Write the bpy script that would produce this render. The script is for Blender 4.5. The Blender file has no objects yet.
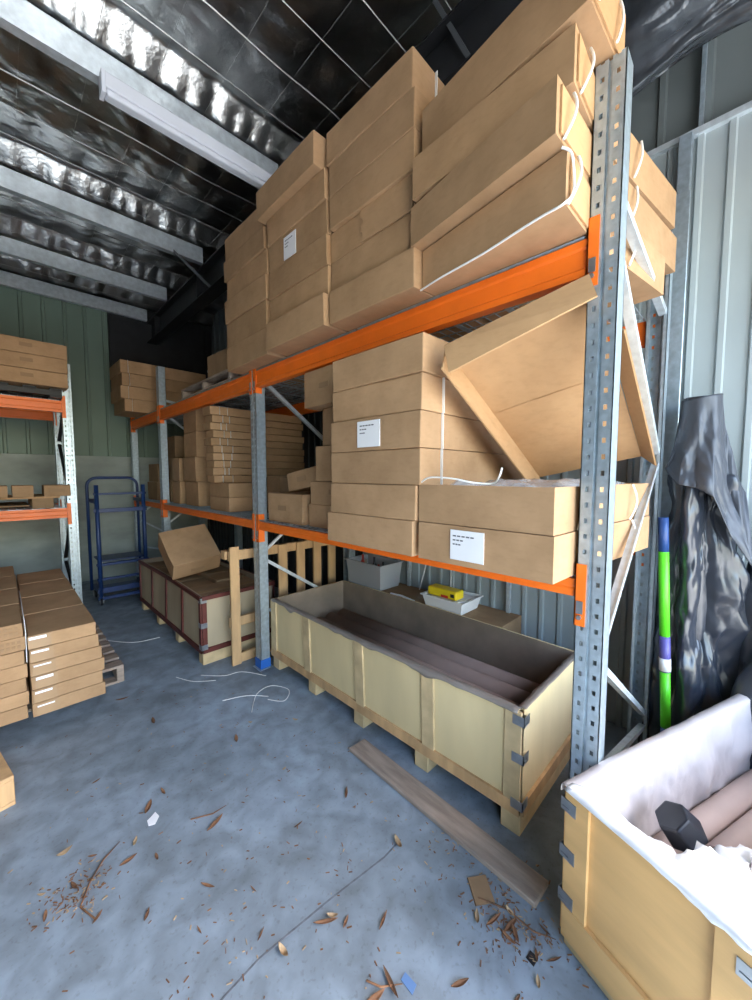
import bpy, bmesh, math, random
from mathutils import Vector, Matrix, noise
R = random.Random(7)
COL = bpy.context.scene.collection
PI = math.pi
rad = math.radians

# ------------------------------------------------------------------ camera
# world: +Y runs along the racking into the room, +X runs to the right-hand wall, camera at the door
H = 1.5
sc = bpy.context.scene
cam = bpy.data.cameras.new('camera'); co = bpy.data.objects.new('camera', cam); COL.objects.link(co)
cam.sensor_fit = 'VERTICAL'; cam.sensor_height = 24.0; cam.lens = 24.0 * 377 / 1000
cam.clip_start = 0.02
th = math.atan(25.5 / 377)
co.location = (0, 0, H); co.rotation_euler = (PI / 2 - th, 0, -PI / 4)
sc.camera = co

# ------------------------------------------------------------------ materials
def mat(name, col, rough=0.6, metal=0.0, var=0.0, vscale=6.0, bump=0.0, bscale=40.0, spec=0.5, alpha=1.0,
        trans=0.0, col2=None, rnd=0.0, stretch=None, detail=4.0):
    m = bpy.data.materials.new(name); m.use_nodes = True
    nt = m.node_tree; b = nt.nodes['Principled BSDF']
    b.inputs['Base Color'].default_value = (*col, 1)
    b.inputs['Roughness'].default_value = rough
    b.inputs['Metallic'].default_value = metal
    b.inputs['Specular IOR Level'].default_value = spec
    b.inputs['Alpha'].default_value = alpha
    b.inputs['Transmission Weight'].default_value = trans
    tc = nt.nodes.new('ShaderNodeTexCoord'); mp = nt.nodes.new('ShaderNodeMapping')
    nt.links.new(tc.outputs['Object'], mp.inputs['Vector'])
    if stretch: mp.inputs['Scale'].default_value = stretch
    if var > 0 or col2:
        n = nt.nodes.new('ShaderNodeTexNoise'); n.inputs['Scale'].default_value = vscale; n.inputs['Detail'].default_value = detail
        nt.links.new(mp.outputs['Vector'], n.inputs['Vector'])
        r = nt.nodes.new('ShaderNodeValToRGB')
        c2 = col2 if col2 else tuple(max(0, c * (1 - var)) for c in col)
        c1 = col if col2 else tuple(min(1, c * (1 + var)) for c in col)
        r.color_ramp.elements[0].position = 0.32; r.color_ramp.elements[0].color = (*c2, 1)
        r.color_ramp.elements[1].position = 0.68; r.color_ramp.elements[1].color = (*c1, 1)
        nt.links.new(n.outputs['Fac'], r.inputs['Fac'])
        out = r.outputs['Color']
        if rnd > 0:
            oi = nt.nodes.new('ShaderNodeObjectInfo'); mr = nt.nodes.new('ShaderNodeMapRange')
            mr.inputs['To Min'].default_value = 1 - rnd; mr.inputs['To Max'].default_value = 1 + rnd
            nt.links.new(oi.outputs['Random'], mr.inputs['Value'])
            hs = nt.nodes.new('ShaderNodeHueSaturation')
            nt.links.new(mr.outputs['Result'], hs.inputs['Value']); nt.links.new(out, hs.inputs['Color'])
            out = hs.outputs['Color']
        nt.links.new(out, b.inputs['Base Color'])
    if bump > 0:
        n2 = nt.nodes.new('ShaderNodeTexNoise'); n2.inputs['Scale'].default_value = bscale; n2.inputs['Detail'].default_value = 5
        nt.links.new(mp.outputs['Vector'], n2.inputs['Vector'])
        bp = nt.nodes.new('ShaderNodeBump'); bp.inputs['Strength'].default_value = bump; bp.inputs['Distance'].default_value = 0.01
        nt.links.new(n2.outputs['Fac'], bp.inputs['Height']); nt.links.new(bp.outputs['Normal'], b.inputs['Normal'])
    return m

def card(name, c1, c2, rnd=0.09):
    """corrugated board: soft mottling, scuffs and faint flute lines"""
    m = bpy.data.materials.new(name); m.use_nodes = True; nt = m.node_tree; b = nt.nodes['Principled BSDF']
    b.inputs['Roughness'].default_value = 0.78; b.inputs['Specular IOR Level'].default_value = 0.18
    tc = nt.nodes.new('ShaderNodeTexCoord'); oi = nt.nodes.new('ShaderNodeObjectInfo')
    ad = nt.nodes.new('ShaderNodeVectorMath'); ad.operation = 'ADD'
    ml = nt.nodes.new('ShaderNodeMath'); ml.operation = 'MULTIPLY'; ml.inputs[1].default_value = 37.0
    nt.links.new(oi.outputs['Random'], ml.inputs[0]); nt.links.new(tc.outputs['Object'], ad.inputs[0]); nt.links.new(ml.outputs[0], ad.inputs[1])
    n = nt.nodes.new('ShaderNodeTexNoise'); n.inputs['Scale'].default_value = 4.5; n.inputs['Detail'].default_value = 7; n.inputs['Roughness'].default_value = 0.62
    nt.links.new(ad.outputs[0], n.inputs['Vector'])
    r = nt.nodes.new('ShaderNodeValToRGB'); r.color_ramp.elements[0].position = 0.33; r.color_ramp.elements[0].color = (*c2, 1); r.color_ramp.elements[1].position = 0.63; r.color_ramp.elements[1].color = (*c1, 1)
    nt.links.new(n.outputs['Fac'], r.inputs['Fac'])
    n2 = nt.nodes.new('ShaderNodeTexNoise'); n2.inputs['Scale'].default_value = 40; n2.inputs['Detail'].default_value = 4
    mp = nt.nodes.new('ShaderNodeMapping'); mp.inputs['Scale'].default_value = (0.5, 0.5, 1.6); nt.links.new(ad.outputs[0], mp.inputs['Vector']); nt.links.new(mp.outputs[0], n2.inputs['Vector'])
    r2 = nt.nodes.new('ShaderNodeValToRGB'); r2.color_ramp.elements[0].position = 0.28; r2.color_ramp.elements[0].color = (0.93, 0.925, 0.92, 1); r2.color_ramp.elements[1].position = 0.5; r2.color_ramp.elements[1].color = (1, 1, 1, 1)
    nt.links.new(n2.outputs['Fac'], r2.inputs['Fac'])
    mx = nt.nodes.new('ShaderNodeMix'); mx.data_type = 'RGBA'; mx.blend_type = 'MULTIPLY'; mx.inputs[0].default_value = 1.0
    nt.links.new(r.outputs[0], mx.inputs[6]); nt.links.new(r2.outputs[0], mx.inputs[7])
    mr = nt.nodes.new('ShaderNodeMapRange'); mr.inputs['To Min'].default_value = 1 - rnd; mr.inputs['To Max'].default_value = 1 + rnd
    nt.links.new(oi.outputs['Random'], mr.inputs['Value'])
    hs = nt.nodes.new('ShaderNodeHueSaturation'); nt.links.new(mr.outputs['Result'], hs.inputs['Value']); nt.links.new(mx.outputs[2], hs.inputs['Color'])
    nt.links.new(hs.outputs[0], b.inputs['Base Color'])
    n3 = nt.nodes.new('ShaderNodeTexNoise'); n3.inputs['Scale'].default_value = 9; n3.inputs['Detail'].default_value = 6; nt.links.new(ad.outputs[0], n3.inputs['Vector'])
    bp = nt.nodes.new('ShaderNodeBump'); bp.inputs['Strength'].default_value = 0.35; bp.inputs['Distance'].default_value = 0.012
    nt.links.new(n3.outputs['Fac'], bp.inputs['Height']); nt.links.new(bp.outputs['Normal'], b.inputs['Normal'])
    return m

M = {}
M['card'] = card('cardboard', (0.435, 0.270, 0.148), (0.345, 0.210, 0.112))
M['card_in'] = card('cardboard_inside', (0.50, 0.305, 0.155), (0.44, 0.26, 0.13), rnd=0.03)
M['card_dull'] = card('cardboard_dull', (0.30, 0.19, 0.105), (0.23, 0.145, 0.08), rnd=0.12)  # darker copy of the board; paints in shade on the dim and shaded cartons
M['tape'] = mat('tape', (0.42, 0.27, 0.15), 0.25, var=0.08, spec=0.6)
M['paper'] = mat('paper', (0.82, 0.82, 0.84), 0.6, var=0.03)
M['ink'] = mat('ink', (0.12, 0.12, 0.14), 0.6)
M['mark'] = mat('print', (0.31, 0.19, 0.10), 0.8)
M['strap'] = mat('strap_white', (0.80, 0.80, 0.78), 0.35)
M['orange'] = mat('orange_paint', (0.86, 0.165, 0.012), 0.42, var=0.06, vscale=9, bump=0.05)
M['galv'] = mat('galvanised', (0.42, 0.50, 0.56), 0.38, metal=0.65, var=0.14, vscale=35, bump=0.06, bscale=60)
M['galv_l'] = mat('galvanised_light', (0.62, 0.68, 0.72), 0.42, metal=0.5, var=0.12, vscale=30, bump=0.05)
M['purlin'] = mat('purlin_zinc', (0.70, 0.76, 0.80), 0.33, metal=0.55, var=0.12, vscale=22, bump=0.15, bscale=30)
M['steel_d'] = mat('dark_steel', (0.022, 0.023, 0.026), 0.5, metal=0.3, var=0.2)
M['steel_m'] = mat('mid_steel', (0.10, 0.11, 0.12), 0.5, metal=0.4)
M['ply_g'] = mat('dull_plywood', (0.40, 0.32, 0.21), 0.75, var=0.14, vscale=4, stretch=(1, 1, 0.3))
M['blue_p'] = mat('blue_paint', (0.010, 0.035, 0.13), 0.4, var=0.15)
M['blue_f'] = mat('blue_guard', (0.02, 0.12, 0.45), 0.5)
M['wall_g'] = mat('green_sheet', (0.185, 0.255, 0.205), 0.5, var=0.08, vscale=1.5, spec=0.3)
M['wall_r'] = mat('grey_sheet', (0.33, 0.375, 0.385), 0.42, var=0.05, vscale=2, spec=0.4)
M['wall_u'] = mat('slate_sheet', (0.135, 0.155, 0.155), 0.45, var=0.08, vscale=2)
M['wall_shade'] = mat('shaded_sheet', (0.022, 0.026, 0.028), 0.55, var=0.1)  # near-black wall colour with the shade of the far bays painted in
M['conc'] = mat('concrete_panel', (0.36, 0.40, 0.37), 0.85, var=0.22, vscale=2.2, bump=0.1, bscale=14, stretch=(1, 1, 2))
M['foil'] = mat('foil', (0.40, 0.40, 0.39), 0.29, metal=1.0, var=0.22, vscale=2.5, bump=1.0, bscale=11)
M['wire'] = mat('wire', (0.5, 0.5, 0.48), 0.4, metal=0.6)
M['lampw'] = mat('batten_white', (0.72, 0.74, 0.80), 0.4)
M['ply'] = mat('plywood', (0.66, 0.52, 0.29), 0.7, var=0.13, vscale=3, bump=0.08, bscale=25, stretch=(1, 1, 0.3))
M['ply_d'] = mat('plywood_edge', (0.54, 0.40, 0.22), 0.75, var=0.2, vscale=9, bump=0.1)
M['ply_y'] = mat('plywood_golden', (0.66, 0.40, 0.165), 0.6, var=0.2, vscale=2.5, bump=0.08, bscale=25, stretch=(0.6, 3, 3))
M['pine'] = mat('pine', (0.52, 0.32, 0.155), 0.7, var=0.2, vscale=5, bump=0.1, stretch=(3, 3, 0.6))
M['old'] = mat('weathered_wood', (0.30, 0.235, 0.19), 0.85, var=0.25, vscale=8, bump=0.3, bscale=30, stretch=(4, 0.7, 4))
M['ply_in'] = mat('crate_inner_board', (0.235, 0.175, 0.125), 0.85, var=0.15, vscale=6)
M['dred'] = mat('dark_red_board', (0.10, 0.018, 0.012), 0.55, var=0.3, vscale=10)
M['clip'] = mat('clip_steel', (0.34, 0.36, 0.39), 0.35, metal=0.8, var=0.15, vscale=20)
M['tube'] = mat('kraft_tube', (0.21, 0.15, 0.125), 0.8, var=0.12, vscale=6, rnd=0.08)
M['tube_p'] = mat('kraft_tube_pale', (0.50, 0.38, 0.33), 0.8, var=0.07, vscale=6, rnd=0.04)
M['liner'] = mat('liner_white', (0.50, 0.45, 0.44), 0.45, var=0.10, vscale=4, bump=0.9, bscale=7)
M['liner_g'] = mat('liner_grey', (0.24, 0.205, 0.18), 0.5, var=0.15, vscale=8, bump=0.3, bscale=12)
M['bagw'] = mat('bag_white', (0.84, 0.84, 0.85), 0.3, var=0.03, bump=0.3, bscale=15)
M['clear'] = mat('clear_plastic', (0.72, 0.75, 0.78), 0.18, alpha=0.38, spec=0.6)
M['tub'] = mat('translucent_tub', (0.50, 0.52, 0.55), 0.25, alpha=0.62)
M['yellow'] = mat('yellow_pack', (0.80, 0.60, 0.02), 0.4)
M['redink'] = mat('red_ink', (0.55, 0.03, 0.02), 0.5)
M['black'] = mat('black_plastic', (0.012, 0.014, 0.02), 0.35, var=0.2)
M['film'] = mat('black_film', (0.045, 0.050, 0.058), 0.16, var=0.3, vscale=3, bump=0.7, bscale=7, spec=0.9, stretch=(1, 3, 1))
M['tarp'] = mat('tarp', (0.060, 0.066, 0.080), 0.42, var=0.15, vscale=4, bump=0.4, bscale=9, spec=0.5)
M['tarp_s'] = mat('tarp_shiny', (0.030, 0.036, 0.05), 0.30, var=0.2, vscale=3, bump=0.6, bscale=6, spec=0.8)
M['bluesheet'] = mat('blue_sheet', (0.12, 0.22, 0.42), 0.3, bump=0.4, bscale=8)
M['green'] = mat('lime_sleeve', (0.12, 0.72, 0.03), 0.35)
M['navy'] = mat('navy_cap', (0.02, 0.06, 0.20), 0.4)
M['violet'] = mat('violet_label', (0.10, 0.09, 0.32), 0.4)
M['leaf'] = mat('dry_leaf', (0.20, 0.095, 0.045), 0.8, var=0.4, vscale=20, rnd=0.35)
M['leaf2'] = mat('pale_leaf', (0.40, 0.28, 0.16), 0.8, var=0.3, vscale=20, rnd=0.2)
M['dirt'] = mat('dirt', (0.10, 0.075, 0.06), 0.95)
M['crack'] = mat('joint_dirt', (0.12, 0.13, 0.15), 0.95, var=0.3, vscale=30)
M['ground'] = mat('outside_concrete', (0.42, 0.42, 0.41), 0.9, var=0.06, vscale=3)
M['lwall'] = mat('left_sheet', (0.05, 0.065, 0.06), 0.6, var=0.05)

def floor_mat():
    m = bpy.data.materials.new('floor_concrete'); m.use_nodes = True; nt = m.node_tree; b = nt.nodes['Principled BSDF']
    b.inputs['Roughness'].default_value = 0.62; b.inputs['Specular IOR Level'].default_value = 0.35
    tc = nt.nodes.new('ShaderNodeTexCoord')
    def noi(s, d, dist=0.0):
        n = nt.nodes.new('ShaderNodeTexNoise'); n.inputs['Scale'].default_value = s; n.inputs['Detail'].default_value = d
        n.inputs['Distortion'].default_value = dist; nt.links.new(tc.outputs['Object'], n.inputs['Vector']); return n
    n1 = noi(1.4, 6, 0.6); n2 = noi(9, 8, 0.4); n3 = noi(60, 3)
    r1 = nt.nodes.new('ShaderNodeValToRGB')
    r1.color_ramp.elements[0].position = 0.30; r1.color_ramp.elements[0].color = (0.175, 0.210, 0.240, 1)
    r1.color_ramp.elements[1].position = 0.72; r1.color_ramp.elements[1].color = (0.300, 0.365, 0.435, 1)
    nt.links.new(n1.outputs['Fac'], r1.inputs['Fac'])
    r2 = nt.nodes.new('ShaderNodeValToRGB')
    r2.color_ramp.elements[0].position = 0.35; r2.color_ramp.elements[0].color = (0.72, 0.70, 0.68, 1)
    r2.color_ramp.elements[1].position = 0.65; r2.color_ramp.elements[1].color = (1.12, 1.13, 1.15, 1)
    nt.links.new(n2.outputs['Fac'], r2.inputs['Fac'])
    mx = nt.nodes.new('ShaderNodeMix'); mx.data_type = 'RGBA'; mx.blend_type = 'MULTIPLY'; mx.inputs[0].default_value = 0.85
    nt.links.new(r1.outputs['Color'], mx.inputs[6]); nt.links.new(r2.outputs['Color'], mx.inputs[7])
    r3 = nt.nodes.new('ShaderNodeValToRGB')
    r3.color_ramp.elements[0].position = 0.30; r3.color_ramp.elements[0].color = (0.75, 0.7, 0.66, 1)
    r3.color_ramp.elements[1].position = 0.42; r3.color_ramp.elements[1].color = (1, 1, 1, 1)
    nt.links.new(n3.outputs['Fac'], r3.inputs['Fac'])
    mx2 = nt.nodes.new('ShaderNodeMix'); mx2.data_type = 'RGBA'; mx2.blend_type = 'MULTIPLY'; mx2.inputs[0].default_value = 0.6
    nt.links.new(mx.outputs[2], mx2.inputs[6]); nt.links.new(r3.outputs['Color'], mx2.inputs[7])
    nt.links.new(mx2.outputs[2], b.inputs['Base Color'])
    bp = nt.nodes.new('ShaderNodeBump'); bp.inputs['Strength'].default_value = 0.12; bp.inputs['Distance'].default_value = 0.01
    nt.links.new(n2.outputs['Fac'], bp.inputs['Height']); nt.links.new(bp.outputs['Normal'], b.inputs['Normal'])
    return m
M['floor'] = floor_mat()

# ------------------------------------------------------------------ mesh helpers
class MB:
    def __init__(s): s.bm = bmesh.new()
    def face(s, pts, mi=0):
        f = s.bm.faces.new([s.bm.verts.new(p) for p in pts]); f.material_index = mi; return f
    def hexa(s, b, t, mi=0):
        """b, t: 4 bottom / 4 top corners, counter-clockwise seen from above"""
        vb = [s.bm.verts.new(p) for p in b]; vt = [s.bm.verts.new(p) for p in t]; n = len(b)
        fs = [s.bm.faces.new(list(reversed(vb))), s.bm.faces.new(vt)]
        for i in range(n):
            j = (i + 1) % n; fs.append(s.bm.faces.new([vb[i], vb[j], vt[j], vt[i]]))
        for f in fs: f.material_index = mi
        return fs
    def box(s, x0, x1, y0, y1, z0, z1, mi=0, mx=None):
        p = [(x0, y0), (x1, y0), (x1, y1), (x0, y1)]
        b = [Vector((a, c, z0)) for a, c in p]; t = [Vector((a, c, z1)) for a, c in p]
        if mx is not None: b = [mx @ v for v in b]; t = [mx @ v for v in t]
        return s.hexa(b, t, mi)
    def prism(s, plan, z0, z1, mi=0):
        return s.hexa([Vector((a, c, z0)) for a, c in plan], [Vector((a, c, z1)) for a, c in plan], mi)
    def bar(s, p, q, w, h, mi=0, up=(0, 0, 1)):
        p = Vector(p); q = Vector(q); d = (q - p).normalized(); u = Vector(up)
        a = d.cross(u)
        if a.length < 1e-4: a = d.cross(Vector((1, 0, 0)))
        a.normalize(); c = a.cross(d).normalized()
        o = [(-w / 2, -h / 2), (w / 2, -h / 2), (w / 2, h / 2), (-w / 2, h / 2)]
        s.hexa([p + a * i + c * j for i, j in o], [q + a * i + c * j for i, j in o], mi)
    def tube(s, path, r, n=8, mi=0, cap=True):
        path = [Vector(p) for p in path]; rings = []
        prev = None
        for i, p in enumerate(path):
            if i == 0: d = path[1] - p
            elif i == len(path) - 1: d = p - path[i - 1]
            else: d = path[i + 1] - path[i - 1]
            d.normalize()
            if prev is None:
                a = d.cross(Vector((0, 0, 1)))
                if a.length < 0.1: a = d.cross(Vector((1, 0, 0)))
            else: a = prev - d * prev.dot(d)
            a.normalize(); prev = a; b = d.cross(a)
            rr = r[i] if isinstance(r, (list, tuple)) else r
            rings.append([s.bm.verts.new(p + (a * math.cos(2 * PI * k / n) + b * math.sin(2 * PI * k / n)) * rr) for k in range(n)])
        for i in range(len(rings) - 1):
            for k in range(n):
                f = s.bm.faces.new([rings[i][k], rings[i][(k + 1) % n], rings[i + 1][(k + 1) % n], rings[i + 1][k]]); f.material_index = mi; f.smooth = n > 6
        if cap:
            s.bm.faces.new(list(reversed(rings[0]))).material_index = mi; s.bm.faces.new(rings[-1]).material_index = mi
    def pipe(s, p, q, ro, ri, n=20, mi=0):
        """hollow tube with open ends"""
        p = Vector(p); q = Vector(q); d = (q - p).normalized()
        a = d.cross(Vector((0, 0, 1)))
        if a.length < 0.1: a = d.cross(Vector((1, 0, 0)))
        a.normalize(); b = d.cross(a)
        def ring(c, r): return [s.bm.verts.new(c + (a * math.cos(2 * PI * k / n) + b * math.sin(2 * PI * k / n)) * r) for k in range(n)]
        o0, o1, i0, i1 = ring(p, ro), ring(q, ro), ring(p, ri), ring(q, ri)
        for k in range(n):
            j = (k + 1) % n
            for quad, sm in (([o0[k], o0[j], o1[j], o1[k]], True), ([i1[k], i1[j], i0[j], i0[k]], True), ([i0[k], i0[j], o0[j], o0[k]], False), ([o1[k], o1[j], i1[j], i1[k]], False)):
                f = s.bm.faces.new(quad); f.smooth = sm; f.material_index = mi
    def grid(s, fn, nu, nv, mi=0, thick=None):
        vs = [[s.bm.verts.new(fn(i / nu, j / nv)) for j in range(nv + 1)] for i in range(nu + 1)]
        for i in range(nu):
            for j in range(nv):
                f = s.bm.faces.new([vs[i][j], vs[i + 1][j], vs[i + 1][j + 1], vs[i][j + 1]]); f.smooth = True; f.material_index = mi
    def bevel(s, off=0.004, seg=2):
        bmesh.ops.bevel(s.bm, geom=list(s.bm.edges), offset=off, segments=seg, affect='EDGES', profile=0.5)
    def jitter(s, a, rng=R):
        for v in s.bm.verts: v.co += Vector((rng.uniform(-a, a), rng.uniform(-a, a), rng.uniform(-a, a) * 0.5))
    def build(s, name, m, parent=None, solid=0.0):
        me = bpy.data.meshes.new(name); bmesh.ops.recalc_face_normals(s.bm, faces=s.bm.faces) if solid == 0 else None
        s.bm.to_mesh(me); s.bm.free()
        for k in (m if isinstance(m, (list, tuple)) else [m]): me.materials.append(M[k])
        o = bpy.data.objects.new(name, me); COL.objects.link(o)
        if parent is not None: o.parent = parent
        if solid:
            md = o.modifiers.new('thickness', 'SOLIDIFY'); md.thickness = solid; md.offset = 0
        return o

def smooth(pts, n=6):
    P = [Vector(p) for p in pts]; out = []
    for i in range(len(P) - 1):
        a = P[max(0, i - 1)]; b_ = P[i]; c = P[i + 1]; d = P[min(len(P) - 1, i + 2)]
        for k in range(n):
            t = k / n; out.append(0.5 * ((2 * b_) + (-a + c) * t + (2 * a - 5 * b_ + 4 * c - d) * t * t + (-a + 3 * b_ - 3 * c + d) * t ** 3))
    out.append(P[-1]); return out
def tag(o, label=None, cat=None, group=None, kind=None):
    if label: o['label'] = label
    if cat: o['category'] = cat
    if group: o['group'] = group
    if kind: o['kind'] = kind
    return o
def empty(name, loc, label, cat, group=None, rz=0.0):
    o = bpy.data.objects.new(name, None); COL.objects.link(o); o.location = loc; o.rotation_euler = (0, 0, rz)
    o.empty_display_size = 0.1
    return tag(o, label, cat, group)
def struct(name, mb, m):
    o = mb.build(name, m); o['kind'] = 'structure'; return o
def fbm(x, y, z=0.0, o=3):
    v = 0; a = 1
    for _ in range(o):
        v += a * noise.noise(Vector((x, y, z))); x *= 2.03; y *= 2.03; z = z * 2.03 + 7; a *= 0.5
    return v

WX = 2.56      # inner face of the right-hand wall
EY = 6.60      # end wall
DY = -1.25     # door wall
LX = -4.2      # left wall
RZ = 4.18      # roof sheet

# ------------------------------------------------------------------ room shell
b = MB(); b.box(LX - 0.1, WX + 0.15, DY - 0.1, EY + 0.1, -0.12, 0); struct('floor', b, 'floor')
b = MB(); b.box(LX - 8, WX + 10, DY - 14, DY - 0.1, -0.14, -0.02); struct('ground', b, 'ground')

def ribbed(mb, along, a0, a1, z0, z1, base, depth, pitch, sgn, rib=0.03):
    """trapezoid-ribbed sheet; along 'x' or 'y'; base = plane coordinate; ribs rise by depth towards sgn"""
    pts = []; a = a0
    while a < a1 - 1e-6:
        for da, d in ((0, 0), (pitch - rib * 2, 0), (pitch - rib * 1.6, depth), (pitch - rib * 0.4, depth), (pitch, 0)):
            if a + da <= a1 + 1e-6: pts.append((a + da, d))
        a += pitch
    if pts[-1][0] < a1: pts.append((a1, 0))
    q = [pts[0]]
    for p in pts[1:]:
        if p[0] - q[-1][0] > 1e-5: q.append(p)
    back = base - sgn * 0.04
    f = (lambda a, c: (a, c)) if along == 'x' else (lambda a, c: (c, a))
    for i in range(len(q) - 1):
        (p0, d0), (p1, d1) = q[i], q[i + 1]
        A = f(p0, base + sgn * d0); B = f(p1, base + sgn * d1)
        mb.face([(A[0], A[1], z0), (B[0], B[1], z0), (B[0], B[1], z1), (A[0], A[1], z1)])
    A = f(a0, back); B = f(a1, back)
    mb.face([(A[0], A[1], z0), (A[0], A[1], z1), (B[0], B[1], z1), (B[0], B[1], z0)])

b = MB(); ribbed(b, 'x', LX, 1.20, 1.76, RZ, EY, 0.022, 0.215, -1, 0.022); struct('wall_end', b, 'wall_g')
b = MB(); ribbed(b, 'x', 1.20, WX, 1.76, 2.62, EY, 0.022, 0.215, -1, 0.022); struct('wall_end_corner', b, 'wall_g')
b = MB(); b.box(1.20, WX - 0.02, EY - 0.10, EY, 2.62, RZ); b.box(WX - 0.06, WX + 0.12, EY - 0.12, EY + 0.05, 0, RZ); struct('wall_end_bulkhead', b, 'steel_d')
b = MB(); b.box(LX, WX, EY - 0.02, EY + 0.1, 0, 1.76); b.bevel(0.006); struct('wall_end_base', b, 'conc')
b = MB(); ribbed(b, 'y', DY, 2.74, 0.0, 3.20, WX, 0.014, 0.118, -1, 0.018); struct('wall_right', b, 'wall_r')
b = MB(); ribbed(b, 'y', 2.74, EY, 0.0, 3.20, WX, 0.014, 0.118, -1, 0.018); struct('wall_right_back', b, 'wall_shade')  # same wall further in; its shade is put into the sheet colour
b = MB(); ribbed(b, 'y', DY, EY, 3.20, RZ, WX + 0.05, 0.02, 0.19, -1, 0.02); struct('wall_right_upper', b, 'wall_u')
b = MB(); b.box(WX - 0.03, WX + 0.06, DY, EY - 0.1, 3.185, 3.215); struct('trim_1', b, 'galv_l')
b = MB()   # steel post on the right wall behind the rack end
b.box(WX - 0.075, WX - 0.018, 0.292, 0.345, 0, 3.18); b.box(WX - 0.085, WX - 0.075, 0.285, 0.352, 0, 2.9); b.bevel(0.003, 1)
struct('trim_2', b, 'galv')
for k, (yy, n) in enumerate(((1.18, 'trim_3'), (2.1, 'trim_4'))):
    b = MB(); b.box(WX - 0.045, WX - 0.016, yy, yy + 0.025, 0, 3.18); struct(n, b, 'galv_l')
b = MB(); b.box(WX - 0.012, WX + 0.03, 0.262, 0.278, 3.22, RZ); struct('trim_5', b, 'galv')
b = MB(); b.box(LX - 0.1, LX, DY, EY, 0, RZ); struct('wall_left', b, 'lwall')
b = MB(); b.box(LX, WX + 0.1, DY - 0.1, DY, 3.05, RZ); b.box(LX, -1.3, DY - 0.1, DY, 0, 3.05); b.box(2.42, WX + 0.1, DY - 0.1, DY, 0, 3.05)
struct('wall_door_side', b, 'lwall')
b = MB(); b.box(-1.3, 2.42, DY - 0.35, DY - 0.1, 3.32, 3.7); struct('trim_6', b, 'galv')

# roof with sagging reflective foil
PY = [-0.2, 2.74, 4.28, 5.50, 6.42]
def foil_fn(u, v):
    x = LX + u * (WX + 0.1 - LX); y = DY - 0.05 + v * (EY + 0.05 - DY)
    z = 4.09 + 0.020 * fbm(x * 1.3, y * 2.2, 0, 3)
    for py in PY:
        d = py - y
        if 0 <= d < 0.115:
            t = 1 - d / 0.115
            z -= 0.160 * t ** 0.9 * (0.86 + 0.14 * abs(math.sin((x + 0.06 * noise.noise(Vector((y * 3, x * 2, 0)))) * PI / 0.14)))
        elif -0.08 < d < 0: z -= 0.15
    z += 0.010 * fbm(x * 6, y * 6, 4, 2)
    z -= 0.014 * abs(math.sin(x * PI / 0.3 + 1.3 * noise.noise(Vector((x, y, 3)))))
    return Vector((x, y, z))
b = MB(); b.grid(foil_fn, 360, 560)
o = struct('ceiling', b, 'foil')
b = MB(); b.box(LX - 0.1, WX + 0.15, DY - 0.1, EY + 0.1, RZ, RZ + 0.05); struct('ceiling_sheet', b, 'steel_d')
# purlins
for i, py in enumerate(PY):
    b = MB(); x0, x1 = LX, 1.66
    b.box(x0, x1, py, py + 0.004, 3.76, 3.915); b.box(x0, x1, py, py + 0.06, 3.756, 3.760)
    b.box(x0, x1, py + 0.056, py + 0.06, 3.76, 3.78); b.box(x0, x1, py, py + 0.06, 3.911, 3.915)
    struct('ceiling_purlin' + ('' if i == 0 else '.%03d' % i), b, 'purlin')
# I-beam rafter parallel with the wall
b = MB(); X = 1.74
b.box(X - 0.075, X + 0.075, 0.2, EY - 0.1, 3.46, 3.472); b.box(X - 0.075, X + 0.075, 0.2, EY - 0.1, 3.738, 3.75); b.box(X - 0.005, X + 0.005, 0.2, EY - 0.1, 3.47, 3.74)
for yy in (6.1, 4.5, 2.9): b.box(X - 0.07, X + 0.07, yy, yy + 0.008, 3.47, 3.74)
struct('ceiling_rafter', b, 'steel_d')
for i, (p, q) in enumerate((((1.22, 4.36, 3.92), (1.68, 4.15, 3.47)), ((1.70, 1.27, 3.92), (1.70, 1.05, 3.47)))):
    b = MB(); b.bar(p, q, 0.022, 0.022); struct('ceiling_brace' + ('' if i == 0 else '.001'), b, 'steel_m')
b = MB()
yy = 0.35; k = 0
while yy < 6.5:
    z = 3.93
    if min(abs(yy - p) for p in PY) > 0.08:
        path = [(x, yy + 0.012 * noise.noise(Vector((x * 1.7, yy * 9, 2))), 3.925 + 0.012 * noise.noise(Vector((x * 2.3, yy * 5, 8)))) for x in [LX + 0.15 * j for j in range(int((1.95 - LX) / 0.15))]]
        b.tube(path, 0.0042 if k % 2 == 0 else 0.0032, 4, cap=False)
    yy += 0.295; k += 1
xx = LX + 0.2
while xx < 1.95:
    b.tube([(xx + 0.004 * noise.noise(Vector((j * 1.0, xx, 0))), DY + 0.3 * j, 3.930) for j in range(26)], 0.0012, 4, cap=False); xx += 0.30
struct('ceiling_safety_mesh', b, 'wire')

# fluorescent batten under the purlin
t = empty('batten_light', (0.52, 2.66, 3.63), 'long white unlit batten light fixed under the nearest lit roof purlin', 'light')
b = MB(); b.box(0, 1.25, 0, 0.075, 0.035, 0.115); b.bevel(0.006); b.build('housing', 'lampw', t)
b = MB(); b.box(0.012, 1.24, 0.004, 0.071, 0.0, 0.0345); b.bevel(0.012, 3); b.build('diffuser', 'lampw', t)
b = MB(); b.box(-0.012, 0.0105, -0.002, 0.077, -0.002, 0.118); b.bevel(0.004); b.build('end_cap', 'lampw', t)

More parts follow.
